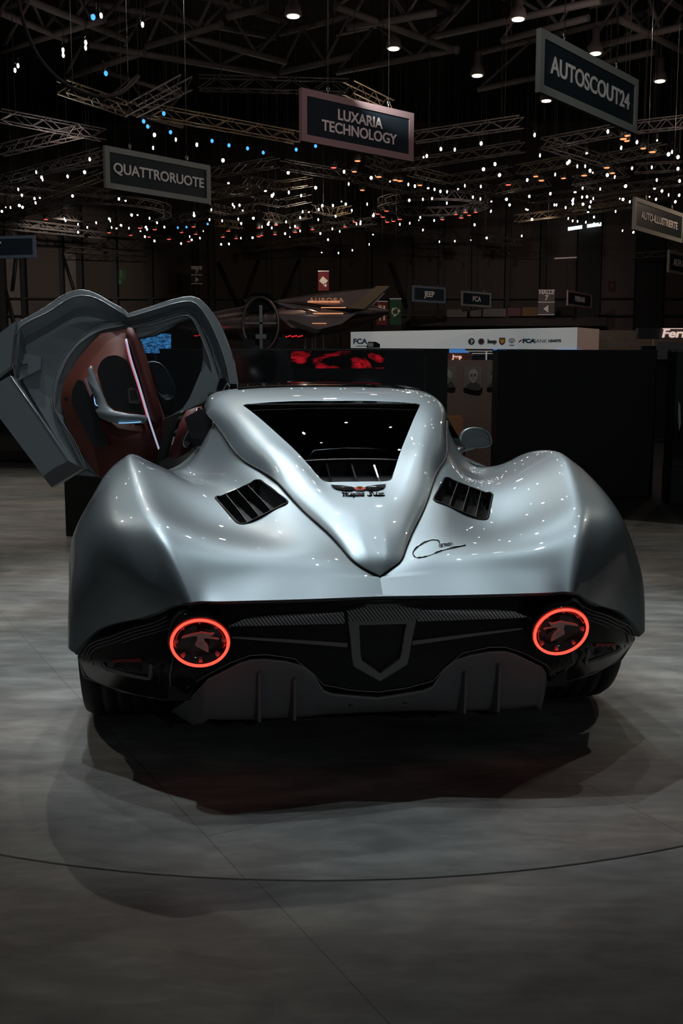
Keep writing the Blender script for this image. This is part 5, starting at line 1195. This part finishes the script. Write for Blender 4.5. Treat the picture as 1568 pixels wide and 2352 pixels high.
RED=[(-13.1,60.5),(-12.1,61.6),(-11.2,62.4),(-10.2,63.4),(-11.0,58.6),(-10.3,59.2),(-15.2,55.3),(-9.0,60.4),(-8.0,58.1),(-8.3,61.1),(-9.2,64.5),(-6.9,62.4),(-6.2,63.1),(-4.5,58.5),(-3.5,57.4),(-3.8,61.3),(-4.6,61.7),(-4.8,62.2),(-2.4,58.6),(-2.6,60.3),(-1.6,59.2),(0.2,58.1),(-0.3,41.6),(-6.3,59.8),(2.2,52.5),(1.8,53.5),(2.1,54.5),(3.0,55.3),(2.7,56.0),(2.4,56.3),(5.2,55.4),(5.7,53.6),(6.1,54.8),(6.1,52.9),(6.4,53.9),(6.6,52.9),(0.7,56.3),(7.0,45.3)]
ORANGE=[(0.5,42.4),(1.5,43.5),(2.2,44.2),(2.4,44.4),(3.3,45.4),(0.6,40.3),(0.9,46.6),(9.7,36.9),(9.5,36.1),(9.5,36.6),(10.6,38.1),(11.1,38.7),(8.2,44.3),(7.8,43.4),(9.0,43.8),(9.7,43.2),(10.7,42.7),(10.2,41.6)]
BAYS=[(-1.6,36.5),(5.9,36.8),(1.9,40.0),(9.4,40.6),(5.4,43.5),(12.9,44.3),(8.9,47.4)]
TRUSS=[(-13.1,41.5,-9.2,38.2),(-8.3,32.4,-6.8,35.3),(-11.3,35.9,-8.5,38.8),(-6.8,35.3,-4.5,31.9),(-4.2,32.0,0.2,32.4),(-6.2,35.3,-1.6,39.2),(-15.0,47.6,-9.2,41.9),(-5.5,46.0,-2.6,43.6),(-2.4,44.1,0.3,46.5),(-6.3,51.7,-4.0,49.5),(-4.2,52.6,-3.0,54.0),(-3.0,54.0,-1.6,52.3),(-4.3,47.7,-2.8,49.0),(-2.8,49.0,-1.4,47.9),(-6.7,55.4,-5.9,56.7),(-5.9,56.7,-4.3,55.0),(-1.4,55.4,-0.4,57.0),(-0.4,57.0,0.4,55.8),(-9.2,59.1,-7.6,57.7),(-4.1,58.1,-3.2,59.8),(-3.2,59.8,-1.7,57.5),(-7.1,60.6,-5.8,62.0),(2.6,39.2,6.1,36.8),(1.9,44.8,6.8,40.7),(1.1,43.3,1.9,44.8),(2.9,45.4,4.7,47.6),(4.7,47.6,7.1,45.4),(0.3,46.7,4.0,50.9),(5.4,48.6,7.6,50.9),(7.3,50.1,8.2,48.6),(7.5,40.2,9.6,38.1),(7.5,40.1,11.3,44.3),(10.3,43.2,12.2,41.0),(7.4,45.3,9.3,43.2),(7.7,49.8,9.2,47.8),(10.3,47.8,12.1,45.7),(10.3,47.6,12.2,49.8),(8.1,51.5,9.4,52.8),(9.4,52.8,14.0,48.8),(12.2,45.0,14.0,44.5),(10.2,37.6,11.9,36.6),(-18.2,57.3,-10.2,46.2),(-12.0,44.8,-9.5,43.0),(-2.6,68.8,-0.7,72.1),(-18.7,58.9,-15.2,54.4),(0.2,32.5,1.5,34.8)]
BEAM=[(-0.2,36.8,4.4,41.7),(3.4,39.9,8.5,36.2),(-0.2,44.5,4.4,41.4),(5.9,40.4,8.5,37.9),(9.7,38.2,13.0,41.7),(-3.9,37.8,-2.5,36.8),(-7.3,41.1,-4.2,38.6),(-5.4,40.0,-2.2,43.1),(-9.4,40.9,-2.7,45.0),(-12.9,41.6,-8.2,38.1),(-11.6,37.4,-10.1,40.3),(-11.5,45.4,-7.5,41.8),(0.2,38.9,3.2,37.4),(-2.5,44.5,0.3,42.4),(9.3,41.3,12.0,38.8),(-10.3,36.2,-7.9,40.3),(5.9,47.1,11.9,41.8),(-11.0,49.7,-7.9,53.9)]
def bar(bm, p, q, r_):
    tube(bm, [p, q], r_, 4, cap=False)
def lattice(bm, P, hw, hh, n):
    """P: function t-> point, tangent ; box truss with zigzag"""
    pts = [P(i / n) for i in range(n + 1)]
    cr_ = []
    for i, (p, t) in enumerate(pts):
        s = Vector((-t.y, t.x, 0)).normalized() * hw
        cr_.append([p + s + Vector((0, 0, hh)), p - s + Vector((0, 0, hh)), p + s - Vector((0, 0, hh)), p - s - Vector((0, 0, hh))])
    for k in range(4): tube(bm, [c[k] for c in cr_], .026, 4, cap=False)
    for i in range(n):
        a, b = cr_[i], cr_[i + 1]
        if i % 2: bar(bm, a[0], b[2], .016); bar(bm, a[1], b[3], .016); bar(bm, a[2], b[3], .013)
        else: bar(bm, a[2], b[0], .016); bar(bm, a[3], b[1], .016); bar(bm, a[3], b[2], .013)
rt = random.Random(11)
for k in range(26):
    x, y = rt.uniform(-24, 27), rt.uniform(40, 74)
    L_ = rt.uniform(4.5, 8.5); a_ = R(45 + (90 if k % 2 else 0) + rt.uniform(-6, 6))
    TRUSS.append((x, y, x + L_ * math.cos(a_), min(78, y + L_ * math.sin(a_))))
for i, (x0, y0, x1, y1) in enumerate(TRUSS):
    a = Vector((x0, y0, 9.7)); b = Vector((x1, y1, 9.7)); d = b - a; L = d.length
    if L > 26: b = a + d * 26 / L; d = b - a; L = 26
    bm = B(); lattice(bm, lambda t: (a + d * t, d), .18, .18, max(6, int(L / .55)))
    b2 = B()
    for t in (.15, .85): bar(b2, a + d * t + Vector((0, 0, .15)), a + d * t + Vector((0, 0, 10.352)), .012)
    join(bm, b2, 1)
    tag(obj('lighting_truss', bm, [M['alu_w'] if i % 4 == 1 else M['alu'], M['hallcol']]), 'straight metal lattice truss hanging in the dark hall ceiling', 'truss', 'straight lighting trusses')
for i, (cx, cy, r_, lb) in enumerate([(-12.4, 56.1, 3.3, 'round lattice truss ring left, below the hanging sign'), (4.6, 54.1, 2.6, 'round lattice truss ring in the centre of the ceiling')]):
    bm = B(); lattice(bm, lambda t: (Vector((cx + r_ * math.cos(6.2832 * t), cy + r_ * math.sin(6.2832 * t), 9.7)), Vector((-math.sin(6.2832 * t), math.cos(6.2832 * t), 0))), .18, .2, 44)
    for k in range(4): bar(bm, Vector((cx + r_ * math.cos(k * 1.57), cy + r_ * math.sin(k * 1.57), 9.9)), Vector((cx + r_ * math.cos(k * 1.57), cy + r_ * math.sin(k * 1.57), 20)), .012)
    tag(obj('ring_truss', bm, M['alu']), lb, 'truss')
for i, (x0, y0, x1, y1) in enumerate(BEAM):
    a = Vector((x0, y0, 13.4)); b = Vector((x1, y1, 13.4)); d = (b - a); L = d.length
    if L > 30: b = a + d * 30 / L; d = b - a
    bm = B()
    for zo in (0, 1.5): tube(bm, [a + Vector((0, 0, zo)), b + Vector((0, 0, zo))], .13, 6)
    n = max(3, int(d.length / 2.2))
    for k in range(n): bar(bm, a + d * (k / n) + Vector((0, 0, 1.5 * (k % 2))), a + d * ((k + 1) / n) + Vector((0, 0, 1.5 * ((k + 1) % 2))), .07)
    for t in (.2, .8): bar(bm, a + d * t + Vector((0, 0, 1.5)), a + d * t + Vector((0, 0, 6.7)), .05)
    tag(obj('roof_beam', bm, M['beam']), 'dark steel roof girder high under the hall ceiling', 'beam', 'roof girders')
bm = B(); tube(bm, curve_pts([(-7.2, 24.5, 9.6), (-7.0, 25, 8.6), (-6.3, 25.6, 7.9), (-5.4, 26, 7.85), (-4.9, 26.4, 8.4)], 8), .05, 6)
tag(obj('hanging_cable', bm, mat('grey_cable', (.10, .08, .075), .6)), 'thick grey cable drooping in a loop at upper left', 'cable')

EM = {'W': mat('white_lens', (.5, .5, .5), .4, emit=(1.0, 1.0, .97), es=28.0), 'C': mat('cool_lens', (.5, .5, .5), .4, emit=(.80, .95, 1.0), es=24.0), 'Y': mat('warm_lens', (.5, .5, .5), .4, emit=(1.0, .80, .55), es=9.0),
      'B': mat('blue_lens', (.1, .2, .5), .4, emit=(.05, .28, .9), es=2.2), 'R': mat('red_lens', (.5, .1, .1), .4, emit=(1.0, .10, .07), es=2.0), 'O': mat('orange_lens', (.5, .3, .1), .4, emit=(1.0, .30, .12), es=1.6)}
M['can'] = mat('lamp_can', (.05, .047, .045), .35, .5)
def fixture_mesh(kind, tilt):
    """spot head with yoke; origin at its lens centre, lens faces -z tilted towards -y"""
    bm = B(); mt = Matrix.Rotation(R(-tilt), 4, 'X')
    lathe(bm, [(.075, 0), (.085, .01), (.085, .16), (.06, .24), (.03, .26)], 10, mt)
    tube(bm, [mt @ Vector((.10, 0, .10)), Vector((.10, 0, .30)), Vector((-.10, 0, .30)), mt @ Vector((-.10, 0, .10))], .010, 4)
    b3 = B(); tube(b3, [Vector((0, 0, .30)), Vector((0, 0, 10.96))], .006, 4); join(bm, b3, 2)
    b2 = B(); lathe(b2, [(.068, -.012), (.068, .004)], 12, mt); join(bm, b2, 1)
    bmesh.ops.recalc_face_normals(bm, faces=bm.faces)
    me = bpy.data.meshes.new('spotlight_' + kind); bm.to_mesh(me); bm.free()
    me.materials.append(M['can']); me.materials.append(EM[kind]); me.materials.append(M['hallcol']); return me
LIGHTDEF = [('W', WHITE, 62, 'spotlight', 'small white spotlight shining among the overhead trusses', 'white spotlights under the trusses'),
            ('B', BLUE, 62, 'spotlight', 'small blue spotlight among the overhead trusses', 'blue spotlights under the trusses'),
            ('C', COLD, 50, 'spotlight', 'cold white spotlight at the upper left of the hall ceiling', 'cold spotlights at upper left'),
            ('R', RED, 4, 'wash_spotlight', 'flat red lit wash light low under the far trusses', 'red wash lights'),
            ('O', ORANGE, 8, 'wash_spotlight', 'small orange glowing wash light under the trusses', 'orange wash lights')]
rnd_ = random.Random(3)
for kd, lst, tilt, nm, lb, gp in LIGHTDEF:
    me = fixture_mesh(kd, tilt); m3 = None
    if kd == 'W': m2 = fixture_mesh('C', tilt); m3 = fixture_mesh('Y', 20)
    for i, (x, y) in enumerate(lst):
        q = me
        if kd == 'W': q = (me, m2, me, m3, m2, me)[i % 6]
        o = bpy.data.objects.new(nm, q); COL.objects.link(o)
        s = (.36 + .52 * rnd_.random() ** 2) if kd in 'WB' else (.9 + .4 * rnd_.random())
        if kd == 'C': s = .45
        if kd == 'B': s = .75
        if kd in 'RO': s = 1.15 + .35 * rnd_.random()
        o.location = (x, y, 9.1 + (.0 if kd != 'C' else 0)); o.scale = (s * (1.15 if kd in 'RO' else 1), s, 1.0); o.rotation_euler = (0, 0, rnd_.uniform(-.3, .3))
        tag(o, lb, 'light', gp)
bayL = B(); lathe(bayL, [(.26, 0), (.30, .02), (.24, .30), (.14, .42), (.14, .85), (.05, .95)], 16); tube(bayL, [Vector((0, 0, .95)), Vector((0, 0, 7.0))], .02, 4)
b2 = B(); lathe(b2, [(.20, -.03), (.20, .01)], 16); join(bayL, b2, 1); bmesh.ops.recalc_face_normals(bayL, faces=bayL.faces)
me = bpy.data.meshes.new('high_bay'); bayL.to_mesh(me); bayL.free(); me.materials.append(M['beam']); me.materials.append(EM['Y'])
for x, y in BAYS:
    o = bpy.data.objects.new('high_bay_lamp', me); COL.objects.link(o); o.location = (x, y, 13.0); tag(o, 'round high bay lamp glowing under the roof steel', 'lamp', 'high bay lamps')
